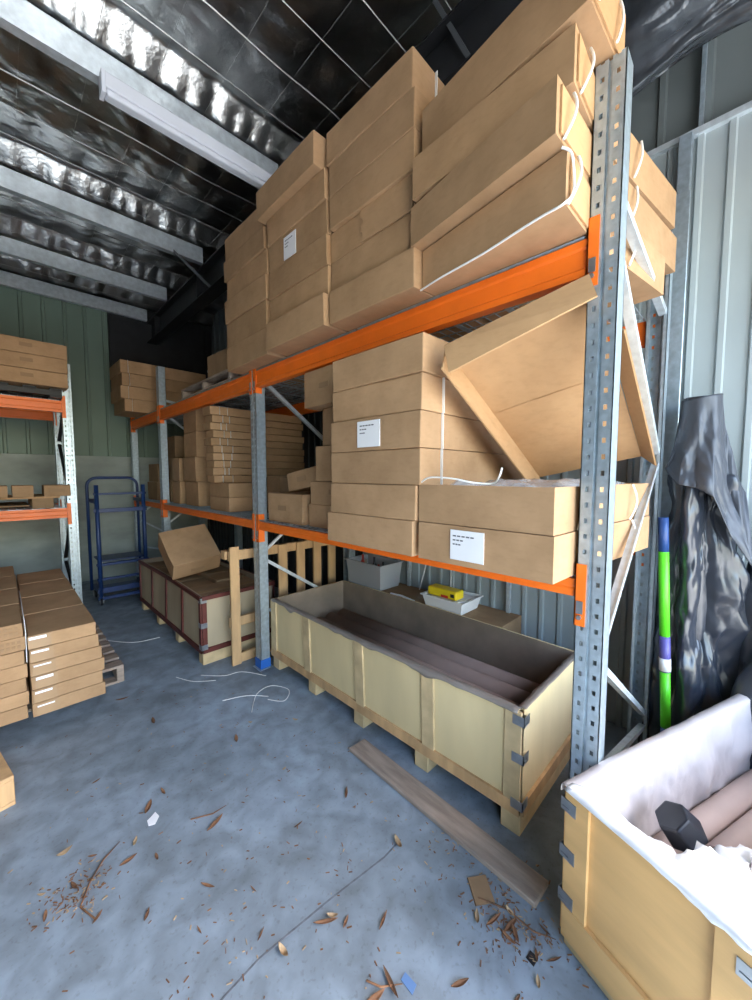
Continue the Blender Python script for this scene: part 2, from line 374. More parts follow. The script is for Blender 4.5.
# loose black film under the roof at the right wall
def film_fn(u, v):
    y = 0.02 + u * 0.95
    x = 2.30 - v * 0.42; z = 3.37 + v * 0.52 - 0.16 * math.sin(v * PI)
    w = fbm(u * 2 + v * 1.5, v * 5, 1.0, 4)
    return Vector((x + 0.05 * w, y + 0.03 * fbm(v * 4, u * 3, 4, 2), z + 0.045 * w + 0.03 * math.sin(u * 7 + v * 4)))
b = MB(); b.grid(film_fn, 60, 44)
tag(b.build('hanging_plastic_film', 'film', solid=0.002), 'shiny black plastic film sagging under the roof, above the end upright of the rack', 'plastic film')

# floor joint
b = MB()
pp = [(0.30, 1.00), (0.50, 1.015), (0.75, 0.99), (1.00, 0.955), (1.10, 0.957)]
for i in range(len(pp) - 1): b.bar((*pp[i], 0.0), (*pp[i + 1], 0.0), 0.006, 0.0016)
struct('floor_joint', b, 'crack')

# ------------------------------------------------------------------ pallet racking
UW, UD = 0.085, 0.075
def upright_mb(h, flip=False, pitch=0.052, hole=0.016):
    """open C post, perforated face at x=0 with a groove between two hole columns, width along y"""
    b = MB(); s = -1 if flip else 1; t = 0.003
    def bx(x0, x1, y0, y1, z0, z1):
        if s < 0: x0, x1 = -x1, -x0
        b.box(x0, x1, y0, y1, z0, z1)
    hw = 0.011
    cols = (0.021, UW - 0.021)
    for (a, c) in ((0, cols[0] - hw / 2), (cols[0] + hw / 2, 0.034), (UW - 0.034, cols[1] - hw / 2), (cols[1] + hw / 2, UW)):
        bx(0, t, a, c, 0, h)
    # groove
    bx(0, 0.012, 0.034, 0.037, 0, h); bx(0, 0.012, UW - 0.037, UW - 0.034, 0, h); bx(0.0095, 0.0125, 0.034, UW - 0.034, 0, h)
    z = 0.0
    while z < h - 0.02:
        for c in cols: bx(0, t, c - hw / 2, c + hw / 2, z, min(h, z + pitch - hole))
        z += pitch
    bx(0, UD, 0, t, 0, h); bx(0, UD, UW - t, UW, 0, h)
    bx(UD - t, UD, 0, 0.016, 0, h); bx(UD - t, UD, UW - 0.016, UW, 0, h)
    # small bolt dimples on the outer side
    return b
rack = empty('pallet_rack', (1.36, 0.32, 0), 'long orange and galvanised pallet rack of three bays along the right wall', 'pallet rack')
FY = [0.0, 2.285, 4.60, 5.92]      # frames, measured from the near one
RH = [2.745, 2.36, 2.745, 2.24]
RD = 0.97
Rr = random.Random(3)
for fi, fy in enumerate(FY):
    h = RH[fi]
    for rear in (0, 1):
        up = upright_mb(h if not rear else min(h, 2.62), flip=bool(rear)).build('upright', 'galv', rack)
        up.location = (RD if rear else 0, fy, 0.004)
        p = MB(); p.box(-0.02, UD + 0.02, -0.015, UW + 0.015, 0, 0.004); q = p.build('foot_plate', 'galv', up)
        if rear: q.location = (-UD, 0, -0.004)
        else: q.location = (0, 0, -0.004)
    if fi in (1, 2):
        p = MB(); y0 = fy
        p.box(-0.006, UD + 0.004, -0.006, UW + 0.006, 0.005, 0.075); p.bevel(0.004)
        # sleeve wraps the post
        o = p.build('foot_guard', 'blue_f', rack); o.location = (0, y0, 0)
        tag(o, 'blue painted foot of the upright')
    ym = fy + 0.022
    for (xa, za, xb, zb) in ((UD, 2.36, RD - UD, 2.26), (UD, 2.20, RD - UD, 1.60), (UD, 0.92, RD - UD, 1.55), (UD, 0.84, RD - UD, 0.28), (UD, 0.45, RD - UD, 0.22)):
        if za > h - 0.05 or zb > h - 0.05: continue
        p = MB(); p.bar((xa - 0.012, ym, za), (xb + 0.012, ym, zb), 0.030, 0.014)
        p.bar((xa - 0.012, ym - 0.014, za + 0.012), (xb + 0.012, ym - 0.014, zb + 0.012), 0.004, 0.012)
        p.build('brace', 'galv_l', rack)
LB0, LB1, TB0, TB1 = 1.088, 1.147, 2.135, 2.25
for bi in range(3):
    y0 = FY[bi] + UW; y1 = FY[bi + 1]
    for (z0, z1) in ((LB0, LB1), (TB0, TB1)):
        for rear in (0, 1):
            x0, x1 = (0.002, 0.048) if not rear else (RD - 0.048, RD - 0.002)
            zz = z0; zt = z1
            p = MB(); s = -1 if not rear else 1
            xo = x0 if not rear else x1      # outer face
            prof = [(x0, zz), (x1, zz), (x1, zt), (x0, zt)]
            # stepped beam section with a rolled groove along the face
            g = 0.006 if z0 > 2 else 0.003
            if not rear: prof = [(x0, zz), (x1, zz), (x1, zt), (x0, zt), (x0, zt - 0.022), (x0 + g, zt - 0.03), (x0 + g, zz + 0.03), (x0, zz + 0.022)]
            else: prof = [(x0, zz), (x1, zz), (x1, zz + 0.022), (x1 - g, zz + 0.03), (x1 - g, zt - 0.03), (x1, zt - 0.022), (x1, zt), (x0, zt)]
            p.hexa([Vector((a, y0 + 0.001, c)) for a, c in prof], [Vector((a, y1 - 0.001, c)) for a, c in prof])
            bm_ = p.build('beam', 'orange', rack)
            for ye, sg in ((y0, 1), (y1, -1)):
                c = MB()
                ca, cb = sorted((ye, ye + sg * 0.004))
                fa, fb = sorted((ye - sg * 0.030, ye + sg * 0.004))
                zc0, zc1 = zt - 0.215 + 0.06, zt + 0.055
                xf = (-0.0045, -0.0005) if not rear else (RD + 0.0005, RD + 0.0045)
                c.box(min(xf[0], x0), max(xf[1], x1), ca, cb, zc0, zc1)
                c.box(xf[0], xf[1], fa, fb, zc0, zc1)
                con = c.build('beam_connector', 'orange', bm_)
                c = MB(); ymid = (fa + fb) / 2
                for zz_ in (zc0 + 0.03,):
                    c.tube([(xf[0] if not rear else xf[1], ymid, zz_), ((xf[0] - 0.009) if not rear else xf[1] + 0.009, ymid, zz_)], 0.008, 6)
                c.build('bolt', 'clip', bm_); c = MB()
                c.box(xf[0] - 0.003 if not rear else xf[1], xf[0] if not rear else xf[1] + 0.003, ymid - 0.010, ymid + 0.010, zc0 + 0.042, zc0 + 0.085)
                c.build('lock_pin', 'clip', bm_)

# wire decks
def deck(x, y0, y1, z, label, x1=None):
    L = y1 - y0; D = (RD + 0.02) if x1 is None else x1
    b = MB()
    n = int(L / 0.052)
    for i in range(n + 1): b.tube([(0.0, L * i / n, 0.012), (D - 0.02, L * i / n, 0.012)], 0.0026, 4)
    for j in range(13):
        xx = (D - 0.02) * j / 12; b.tube([(xx, 0, 0.007), (xx, L, 0.007)], 0.0028, 4)
    for i in range(4):
        yy = L * (i + 0.5) / 4; b.box(0.05, D - 0.08, yy - 0.015, yy + 0.015, 0.000, 0.0035)
    for xx in (-0.005, D - 0.015):
        b.tube([(xx, 0, 0.010), (xx, L, 0.010)], 0.0035, 4)
    o = b.build('wire_deck', 'galv'); o.location = (x, y0, z)
    return tag(o, label, 'wire deck', 'wire decks on the rack beams')
ya = 0.32
spans = [('near', 0.42, 2.60), ('middle', 2.71, 4.90), ('far', 5.02, 6.22)]
for nm, y0, y1 in spans:
    if nm == 'far':
        deck(1.37, y0, y1, LB1, 'wire deck on the lower beams of the far bay'); deck(1.37, y0, y1, TB1, 'wire deck on the top beams of the far bay'); continue
    ymid = (y0 + y1) / 2
    for lv, z in (('lower', LB1), ('top', TB1)):
        deck(1.37, y0, ymid - 0.01, z, 'wire deck on the %s beams of the %s bay, half nearer the door' % (lv, nm))
        deck(1.37, ymid + 0.01, y1, z, 'wire deck on the %s beams of the %s bay, half nearer the end wall' % (lv, nm))
DZ = 0.016
LZ, TZ = LB1 + DZ, TB1 + DZ

# ------------------------------------------------------------------ cartons
def carton(x, y, z, dx, dy, h, label, group=None, rz=0.0, m='card', tape=None, sticker=None, strap=None, mark=None, jit=0.003, name='cardboard_box', bev=0.005, cat='box', torn=None, seam=False, piv=None):
    """x,y = front-near corner (smallest x, smallest y); origin placed at base centre"""
    b = MB(); b.box(-dx / 2, dx / 2, -dy / 2, dy / 2, 0.0, h - 0.0015)
    for v in b.bm.verts:
        v.co += Vector((R.uniform(-jit, jit), R.uniform(-jit, jit), 0))
    bmesh.ops.subdivide_edges(b.bm, edges=[e for e in b.bm.edges if abs(e.verts[0].co.z - e.verts[1].co.z) < 0.01], cuts=2)
    for v in b.bm.verts:   # slight sag / bulge of the long faces
        c = v.co
        kx = 1 - (2 * c.x / dx) ** 2; ky = 1 - (2 * c.y / dy) ** 2
        if abs(abs(c.x) - dx / 2) < 0.02 and ky > 0.2: c.x += math.copysign(R.uniform(0, jit * 1.2), c.x)
        if abs(abs(c.y) - dy / 2) < 0.02 and kx > 0.2: c.y += math.copysign(R.uniform(0, jit * 0.8), c.y)
    es = [e for e in b.bm.edges if len(e.link_faces) == 2 and e.calc_face_angle(0) > 0.5]
    bmesh.ops.bevel(b.bm, geom=es, offset=bev, segments=2, affect='EDGES', profile=0.6)
    o = b.build(name, m); o.location = (x + dx / 2, y + dy / 2, z); o.rotation_euler = (0, 0, rz)
    tag(o, label, cat, group)
    e = 0.0035 + jit * 1.2
    if tape:
        tb = MB()
        if tape == 'ends':      # tape over the middle of the -Y face
            tb.box(-0.03, 0.03, -dy / 2 - e, -dy / 2 - e + 0.004, 0.004, h - 0.004)
        elif tape == 'front':
            tb.box(-dx / 2 - e, -dx / 2 - e + 0.004, -0.03, 0.03, 0.004, h - 0.004)
        elif tape == 'top':
            tb.box(-dx / 2 + 0.002, dx / 2 - 0.002, -0.03, 0.03, h - 0.002, h)
        tb.build('tape', 'tape', o)
    if sticker:
        c, w, zz, hh = sticker       # centre offset along y, width, z, height, on the front
        tb = MB(); xf = -dx / 2 - e
        tb.box(xf, xf + 0.003, c - w / 2, c + w / 2, zz, zz + hh)
        for k, (fa, fb) in enumerate(((0.10, 0.75), (0.10, 0.42), (0.10, 0.35))):
            z1 = zz + hh * (0.80 - 0.14 * k)
            ya_, yb_ = c + w / 2 - fb * w, c + w / 2 - fa * w
            nseg = 5 if k == 0 else 3
            for q in range(nseg):
                s0 = ya_ + (yb_ - ya_) * (q + 0.08) / nseg; s1 = ya_ + (yb_ - ya_) * (q + 0.85) / nseg
                tb.box(xf - 0.0006, xf, s0, s1, z1, z1 + hh * 0.045, 1)
        tag(tb.build('label', ['paper', 'ink'], o), 'white printed paper label')
    if mark:
        c, w, zz, hh, face = mark
        tb = MB()
        if face == 'front':
            xf = -dx / 2 - e
            tb.box(xf, xf + 0.002, c - w / 2, c + w / 2, zz, zz + hh)
        else:
            yf = -dy / 2 - e
            tb.box(c - w / 2, c + w / 2, yf, yf + 0.002, zz, zz + hh)
        tb.bevel(min(hh, w) * 0.0 + 0.0005, 1)
        tb.build('printed_mark', 'mark', o)
    if torn:
        tb = MB(); xf = -dx / 2 - e - 0.002
        y0, y1, z0, z1 = torn
        pts = []
        n = 14
        for i in range(n + 1):   # ragged left edge
            pts.append((y1 + R.uniform(-0.018, 0.018), z0 + (z1 - z0) * i / n))
        pts += [(y0, z1), (y0, z0)]
        tb.hexa([Vector((xf, a, c)) for a, c in pts], [Vector((xf + 0.004, a, c)) for a, c in pts])
        tb.build('torn_flap', 'card', o)
    if strap:
        for s in (strap if isinstance(strap, (list, tuple)) else [strap]):
            xs = s; tb = MB()
            tb.bar((xs, -dy / 2 - e, -0.000), (xs, -dy / 2 - e, h), 0.012, 0.002, up=(1, 0, 0))
            tb.build('strap', 'strap', o)
    return o

G1 = 'cartons stacked on the top shelf of the near bay'
ordn = ['bottom', 'second from the bottom', 'third from the bottom', 'fourth from the bottom', 'fifth from the bottom', 'topmost']
# column 1 (leftmost)
zs = [0, 0.17, 0.345, 0.50, 0.65, 0.79, 0.945]
for k in range(6):
    carton(1.245 + (0.006, 0.012, 0.0, 0.015, 0.004, 0.012)[k], 2.225 + (0, 0.01, 0.005, -0.006, 0.012, 0.0)[k], TZ + zs[k], 1.0, 0.60, zs[k + 1] - zs[k],
           'carton in the left column, near bay top shelf, %s' % ordn[k], G1, rz=R.uniform(-0.01, 0.01))
# column 2
zs = [0, 0.165, 0.32, 0.475, 0.64, 0.79, 0.955]
for k in range(6):
    carton((1.215, 1.26, 1.25, 1.255, 1.245, 1.195)[k], 1.60 + (0.0, 0.015, 0.012, 0.01, 0.012, 0.035)[k], TZ + zs[k], 1.0, 0.585 if k < 5 else 0.60, zs[k + 1] - zs[k],
           'carton in the middle column, near bay top shelf, %s%s' % (ordn[k], ', with white label' if k == 3 else ''), G1, rz=R.uniform(-0.008, 0.008),
           sticker=(0.05, 0.125, 0.012, 0.125) if k == 3 else None)
# column 3
zs = [0, 0.165, 0.325, 0.475, 0.63, 0.79, 0.945]
for k in range(6):
    carton((1.24, 1.27, 1.275, 1.25, 1.25, 1.25)[k], (1.02, 1.04, 1.05, 1.03, 1.03, 1.045)[k], TZ + zs[k], 1.0, 0.56, zs[k + 1] - zs[k],
           'carton in the column beside the slanting four, %s%s' % (ordn[k], ', torn' if k == 2 else ''), G1, rz=R.uniform(-0.008, 0.008),
           torn=(-0.275, 0.04, 0.004, 0.15) if k == 2 else None, strap=(-0.35,) if k in (4, 5) else None)
# fan of four long cartons at the near end: bent sides, rotated, rear ends poke past the frame
def fan(pl, z0, z1, label, dz=0.0, tiltz=0.0, strap_at=(), dents=0.0, open_end=False):
    """pl = front-left, front-right, (bend), rear-right, rear-left in plan"""
    ox = sum(p[0] for p in pl) / len(pl); oy = sum(p[1] for p in pl) / len(pl)
    plan = [(p[0] - ox, p[1] - oy) for p in pl]
    def zz(x): return -tiltz * (x + 0.5)      # rear sinks
    b = MB()
    bot = [Vector((a, c, zz(a))) for a, c in plan]; top = [Vector((a, c, zz(a) + z1 - z0 - 0.002)) for a, c in plan]
    b.hexa(bot, top)
    es = [e for e in b.bm.edges if e.calc_face_angle(0) > 0.4]
    bmesh.ops.bevel(b.bm, geom=es, offset=0.006, segments=2, affect='EDGES', profile=0.6)
    o = b.build('long_cardboard_box', 'card'); o.location = (ox, oy, z0)
    tag(o, label, 'box', 'long cartons fanned out at the end of the top shelf')
    # straps around the right end: from the front face round the side
    A, B, C, D = [Vector((p[0], p[1], 0)) for p in (plan[0], plan[1], plan[2], plan[3])]
    h = z1 - z0
    fb = MB(); d0 = (C - B).normalized(); n0 = Vector((d0.y, -d0.x, 0))
    if n0.y > 0: n0 = -n0
    s0 = B + d0 * 0.022 + n0 * 0.0012; s1 = B.lerp(C, 0.92) + n0 * 0.0012
    fb.hexa([s0 + Vector((0, 0, 0.012)), s1 + Vector((0, 0, 0.012)), s1 + n0 * 0.005 + Vector((0, 0, 0.012)), s0 + n0 * 0.005 + Vector((0, 0, 0.012))],
            [s0 + Vector((0, 0, h - 0.016)), s1 + Vector((0, 0, h - 0.022)), s1 + n0 * 0.005 + Vector((0, 0, h - 0.022)), s0 + n0 * 0.005 + Vector((0, 0, h - 0.016))])
    fb.build('end_flap', 'card_in', o)
    for (t, sl) in strap_at:
        q = MB()
        p0 = C.lerp(D, t) if t >= 0 else B.lerp(C, 1 + t)
        d = (D - C).normalized(); nrm = Vector((d.y, -d.x, 0))
        if nrm.y > 0: nrm = -nrm
        path = []
        for i in range(13):
            s = i / 12
            off = nrm * (0.008 + sl * math.sin(s * PI)) + d * (0.05 * (s - 0.5))
            path.append(p0 + off + Vector((0, 0, zz(p0.x) + 0.002 + (h - 0.004) * s)))
        q.tube(path, 0.0042, 6)
        q.build('strap', 'strap', o)
    return o, plan, zz
f1, pl1, _ = fan([(1.285, 1.012), (1.175, 0.415), (1.43, 0.412), (2.05, 0.310), (2.15, 0.93)], TZ, TZ + 0.155, 'long brown carton on the top shelf, lowest of the slanting four', strap_at=((-0.86, 0.02), (0.45, 0.01)))
f2, pl2, _ = fan([(1.235, 1.035), (1.115, 0.425), (1.44, 0.412), (2.24, 0.300), (2.24, 0.95)], TZ + 0.16, TZ + 0.312, 'long brown carton jutting out furthest, second lowest of the slanting four', strap_at=((-0.80, 0.02), (0.35, 0.012)))
f3, pl3, _ = fan([(1.215, 1.01), (1.18, 0.405), (1.44, 0.412), (2.17, 0.300), (2.20, 0.95)], TZ + 0.322, TZ + 0.475, 'long brown carton in shade, second highest of the slanting four', strap_at=((-0.70, 0.02), (0.40, 0.012)))
f4, pl4, _ = fan([(1.255, 0.995), (1.165, 0.366), (1.46, 0.352), (2.20, 0.60), (2.20, 1.10)], TZ + 0.49, TZ + 0.67, 'long brown carton, highest of the slanting four, above the end upright', strap_at=((-0.85, 0.02), (-0.35, 0.015)))
# strap lying along the lower front edge of the lowest slanting carton
b = MB()
A = Vector((pl1[0][0], pl1[0][1], 0)); B = Vector((pl1[1][0], pl1[1][1], 0))
pth = [A.lerp(B, s) + Vector((-0.012 - 0.004 * math.sin(s * 9), 0, -0.006)) for s in [i / 10 for i in range(11)]]
pth += [B + Vector((0.015, -0.014, 0.03)), B + Vector((0.02, -0.014, 0.08)), B + Vector((0.0, -0.012, 0.13)), B + Vector((-0.012, 0.01, 0.15))]
b.tube(smooth(pth), 0.0036, 6); b.build('strap', 'strap', f1)

# middle shelf, near bay
G2 = 'cartons stacked on the lower shelf of the near bay'
zs = [0, 0.150, 0.298, 0.450, 0.600, 0.748, 0.900]
z0 = LZ - 0.004
for k in range(6):
    y0, y1 = ((0.985, 1.555), (0.975, 1.53), (0.955, 1.53), (0.952, 1.525), (0.948, 1.515), (0.935, 1.505))[k]
    carton((1.20, 1.20, 1.205, 1.20, 1.205, 1.20)[k], y0, z0 + zs[k], 1.05 if k < 5 else 0.95, y1 - y0, zs[k + 1] - zs[k],
           'carton of the six stacked beside the leaning tray, %s%s' % (ordn[k], ', with white label' if k == 3 else ''), G2, rz=R.uniform(-0.006, 0.006),
           sticker=(0.008, 0.145, 0.016, 0.118) if k == 3 else None, strap=(-0.385,) if k in (2, 3, 4) else None)
    if k == 0:
        pass
# two long cartons at the end
def bentbox(pl, z0, h, label, m='card', opened=False, sticker=None, group=None):
    ox = sum(p[0] for p in pl) / len(pl); oy = sum(p[1] for p in pl) / len(pl)
    plan = [(p[0] - ox, p[1] - oy) for p in pl]
    b = MB()
    if not opened:
        b.prism(plan, 0, h - 0.0015)
        es = [e for e in b.bm.edges if e.calc_face_angle(0) > 0.4]
        bmesh.ops.bevel(b.bm, geom=es, offset=0.005, segments=2, affect='EDGES')
    else:
        n = len(plan); c = Vector((0, 0)); t = 0.006
        inner = []
        for (a, d) in plan:
            v = Vector((a, d)); inner.append((v.x * (1 - 0.012), v.y * (1 - 0.02)))
        for i in range(n):
            j = (i + 1) % n
            b.hexa([Vector((*plan[i], 0)), Vector((*plan[j], 0)), Vector((*inner[j], 0)), Vector((*inner[i], 0))],
                   [Vector((*plan[i], h)), Vector((*plan[j], h)), Vector((*inner[j], h)), Vector((*inner[i], h))])
        b.prism(inner, 0.0, 0.006)
    o = b.build('long_cardboard_box' if not opened else 'open_cardboard_box', m); o.location = (ox, oy, z0)
    tag(o, label, 'box', group)
    if sticker:
        s, w, zz, hh = sticker
        A = Vector(plan[0]); B = Vector(plan[1]); d = (B - A).normalized(); nn = Vector((d.y, -d.x))
        if nn.x > 0: nn = -nn
        P = A.lerp(B, s)
        tb = MB()
        def pt(u, z, e): v = P + d * u + nn * e; return Vector((v.x, v.y, z))
        tb.hexa([pt(-w / 2, zz, 0.001), pt(w / 2, zz, 0.001), pt(w / 2, zz, 0.004), pt(-w / 2, zz, 0.004)], [pt(-w / 2, zz + hh, 0.001), pt(w / 2, zz + hh, 0.001), pt(w / 2, zz + hh, 0.004), pt(-w / 2, zz + hh, 0.004)])
        for k, fb in enumerate((0.75, 0.42, 0.34)):
            z1 = zz + hh * (0.78 - 0.14 * k); nseg = 5 if k == 0 else 3
            for q in range(nseg):
                s0 = -w / 2 + w * (0.08 + (fb - 0.08) * q / nseg); s1 = s0 + w * (fb - 0.08) / nseg * 0.75
                tb.hexa([pt(s0, z1, 0.004), pt(s1, z1, 0.004), pt(s1, z1, 0.0047), pt(s0, z1, 0.0047)], [pt(s0, z1 + hh * 0.045, 0.004), pt(s1, z1 + hh * 0.045, 0.004), pt(s1, z1 + hh * 0.045, 0.0047), pt(s0, z1 + hh * 0.045, 0.0047)], 1)
        tag(tb.build('label', ['paper', 'ink'], o), 'white printed paper label')
    return o, plan
PL = [(1.205, 0.958), (1.20, 0.425), (1.45, 0.412), (2.14, 0.335), (2.18, 0.93)]
g = 'long cartons at the near end of the lower shelf'
lo, plo = bentbox(PL, z0, 0.150, 'long brown carton with white label at the near end of the lower shelf', sticker=(0.425, 0.14, 0.022, 0.112), group=g)
up, pup = bentbox([(p[0] + 0.004, p[1] + 0.004) for p in PL], z0 + 0.151, 0.150, 'open long brown carton padded with plastic, under the leaning tray', opened=True, group=g)
for o, plan in ((lo, plo), (up, pup)):
    for t_, s_ in ((0.25, 0.006), (0.62, 0.02)):
        q = MB(); C = Vector((*plan[2], 0)); D = Vector((*plan[3], 0)) if t_ > 0.5 else None
        P = (C.lerp(D, 0.62) if D else Vector((*plan[1], 0)).lerp(C, 0.75))
        path = [P + Vector((0.03 * (s - 0.5), -0.008 - s_ * math.sin(s * PI), 0.002 + 0.146 * s)) for s in [i / 8 for i in range(9)]]
        q.tube(path, 0.0038, 6); q.build('strap', 'strap', o)
# crumpled padding in the open carton
def pad_fn(u, v):
    x = 1.22 + u * 0.90; y = 0.445 + v * 0.47 - u * 0.06
    e = min(u, 1 - u, v, 1 - v) * 8
    return Vector((x, y, LZ + 0.27 + 0.035 * min(1, e) + 0.022 * fbm(x * 9, y * 9, 0, 3)))
b = MB(); b.grid(pad_fn, 46, 30); tag(b.build('padding_sheet', 'clear', solid=0.002), 'crumpled clear plastic padding in the open carton under the leaning tray', 'plastic sheet')
b = MB()
b.tube(smooth([(1.215, 0.955, LZ + 0.305), (1.20, 0.90, LZ + 0.325), (1.205, 0.80, LZ + 0.322), (1.215, 0.72, LZ + 0.308), (1.25, 0.66, LZ + 0.305), (1.24, 0.63, LZ + 0.33), (1.25, 0.625, LZ + 0.36)]), 0.0034, 6)
tag(b.build('loose_strap', 'strap'), 'loose white strap curling on the rim of the open carton on the lower shelf', 'strap')

# leaning open tray: panel corner points
tray = empty('open_cardboard_tray', (1.25, 0.87, 1.47), 'large shallow brown cardboard tray leaning upside down beside the lower stack', 'box')
T0 = Vector((1.25, 0.87, 1.47))
A = Vector((1.235, 0.862, 1.990)); C = Vector((1.345, 0.395, 2.125)); Bp = Vector((2.14, 0.845, 1.485)); Dp = Bp + (C - A) + Vector((0.0, 0.02, -0.03))
nrm = (C - A).cross(Bp - A).normalized()
if nrm.x > 0: nrm = -nrm
def plate(mb, a, b_, c, d, n, t=0.006):
    mb.hexa([a, b_, c, d], [a + n * t, b_ + n * t, c + n * t, d + n * t])
def rel(v): return v - T0
q = MB(); plate(q, rel(A), rel(C), rel(Dp), rel(Bp), -nrm)
mid0 = rel(A.lerp(Bp, 0.42)); mid1 = rel(C.lerp(Dp, 0.42)); q.bar(mid0 + nrm * 0.0008, mid1 + nrm * 0.0008, 0.003, 0.001)
q.build('panel', 'card_in', tray)
dep = 0.145
eu = (C - A).normalized(); ed = (Bp - A).normalized()
q = MB(); plate(q, rel(A), rel(C), rel(C + nrm * dep * 0.72 + ed * 0.01 + eu * 0.0), rel(A + nrm * dep * 0.85 - eu * 0.0 + ed * 0.03), -ed)
q.build('front_flap', 'card_in', tray)
q = MB(); plate(q, rel(A + ed * 0.012), rel(Bp), rel(Bp + nrm * dep - eu * 0.01), rel(A + nrm * dep * 0.62 - eu * 0.022 + ed * 0.02), -eu)
q.build('side_flap', 'card_in', tray)
q = MB(); plate(q, rel(C + ed * 0.2), rel(Dp), rel(Dp + nrm * dep * 0.5 + eu * 0.04), rel(C + ed * 0.2 + nrm * dep * 0.5 + eu * 0.04), eu)
q.build('side_flap', 'card_in', tray)

# cluster of small cartons left of the stack on the lower shelf
G3 = 'small marked cartons on the lower shelf behind the upright'
carton(1.40, 2.10, LZ, 0.40, 0.42, 0.205, 'small marked carton standing on the lower shelf by the second upright', G3, rz=0.03, mark=(0.02, 0.10, 0.085, 0.035, 'front'), jit=0.004)
small = [(1.42, 1.62, 0.00, 0.42, 0.150, 0.02, 'lowest of the small cartons stacked against the six big ones'),
         (1.41, 1.60, 0.151, 0.40, 0.145, 0.04, 'second lowest of the small cartons stacked against the six big ones'),
         (1.42, 1.60, 0.297, 0.36, 0.215, 0.10, 'third lowest of the small cartons stacked against the six big ones'),
         (1.44, 1.61, 0.513, 0.30, 0.230, 0.06, 'fourth lowest of the small cartons stacked against the six big ones'),
         (1.36, 1.63, 0.744, 0.36, 0.215, 0.0, 'topmost small carton, jutting over the others beside the six big ones')]
for (x, y, z, dy, h, rz, lab) in small:
    carton(x, y, LZ + z, 0.45, dy, h, 'brown carton, ' + lab, G3, rz=rz, mark=(-0.03, 0.09, h * 0.45, 0.03, 'front'), jit=0.004)
c = carton(1.47, 2.02, LZ + 0.212, 0.32, 0.34, 0.13, 'small brown carton lying tilted on top of the marked carton by the second upright', G3, rz=0.12, mark=(0.0, 0.09, 0.05, 0.035, 'front'), jit=0.005)
c.rotation_euler = (rad(-10), 0, 0.1); c.location.z += 0.03

# ------------------------------------------------------------------ middle bay, lower shelf
G4 = 'long flat strapped cartons in the middle bay'
hh = 0.066
names = ['lowest', 'second lowest', 'third lowest', 'fourth lowest', 'fifth lowest', 'sixth lowest', 'fourth from the top', 'third from the top', 'second from the top', 'topmost']
proto = None
zb = LZ + 0.262
for k in range(10):
    x0 = 1.385 + R.uniform(-0.012, 0.02)
    h = (0.078 if k == 9 else hh)
    carton(x0, 3.50 + R.uniform(-0.008, 0.008), zb + 0.069 * k, 0.98, 0.17, h, 'flat strapped carton in the middle bay, %s of the tall pile' % names[k], G4, rz=R.uniform(-0.01, 0.01), strap=(-0.40 + R.uniform(-0.02, 0.02), -0.33 + R.uniform(-0.02, 0.02)), mark=None, jit=0.002, bev=0.004, name='flat_cardboard_box')
for k, n in enumerate(('lower', 'upper')):
    carton(1.445, 3.285, LZ + 0.131 * k, 0.60, 0.44, 0.13, 'square brown carton under the flat strapped pile, %s of two' % n, 'square cartons under the flat pile', rz=R.uniform(-0.01, 0.01), jit=0.003)
for k in range(4):
    carton(1.46 + R.uniform(-0.01, 0.015), 4.105, LZ + 0.262 * k, 0.50, 0.37, 0.260, 'tall brown carton in the middle bay, %s of the column behind the flat pile' % ['bottom', 'second', 'third', 'top'][k], 'tall cartons in the middle bay', rz=R.uniform(-0.015, 0.015), jit=0.003)
for k in range(2):
    carton(1.46, 4.625, LZ + 0.262 * k, 0.45, 0.26, 0.260, 'narrow brown carton beside the third upright, %s of two' % ['lower', 'upper'][k], 'narrow cartons beside the third upright', rz=R.uniform(-0.015, 0.015), jit=0.003)
carton(1.52, 4.47 + 0.03, LZ + 0.262 * 2 + 0.001, 0.34, 0.1, 0.12, 'tiny brown carton on the narrow pair beside the third upright', 'narrow cartons beside the third upright', jit=0.002) if False else None
# behind small cartons, middle bay near end: cartons seen through the frame, their shade put into a darker board colour
for k in range(2):
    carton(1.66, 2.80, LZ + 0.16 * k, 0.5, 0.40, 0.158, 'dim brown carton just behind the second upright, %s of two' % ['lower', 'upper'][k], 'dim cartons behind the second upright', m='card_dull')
# far bay, lower shelf: darker board colour paints in the shade here
for k in range(3):
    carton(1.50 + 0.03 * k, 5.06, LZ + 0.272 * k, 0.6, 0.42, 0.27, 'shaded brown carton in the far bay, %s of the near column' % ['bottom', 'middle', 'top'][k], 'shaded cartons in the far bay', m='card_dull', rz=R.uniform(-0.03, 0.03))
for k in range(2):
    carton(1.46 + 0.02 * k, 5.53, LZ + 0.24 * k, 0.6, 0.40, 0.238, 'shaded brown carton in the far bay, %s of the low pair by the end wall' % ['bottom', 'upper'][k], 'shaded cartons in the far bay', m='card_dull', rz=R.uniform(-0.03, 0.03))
# far bay, top shelf : four long strapped cartons
for k in range(4):
    carton(1.085 + (0.03, 0.0, 0.012, 0.0)[k], 5.40, TZ + 0.152 * k, 1.0, 0.56, 0.150, 'brown strapped carton over the far bay top shelf, %s of four' % ['bottom', 'second', 'third', 'top'][k], 'strapped cartons over the far bay', strap=(-0.42,), rz=R.uniform(-0.008, 0.008), jit=0.003)
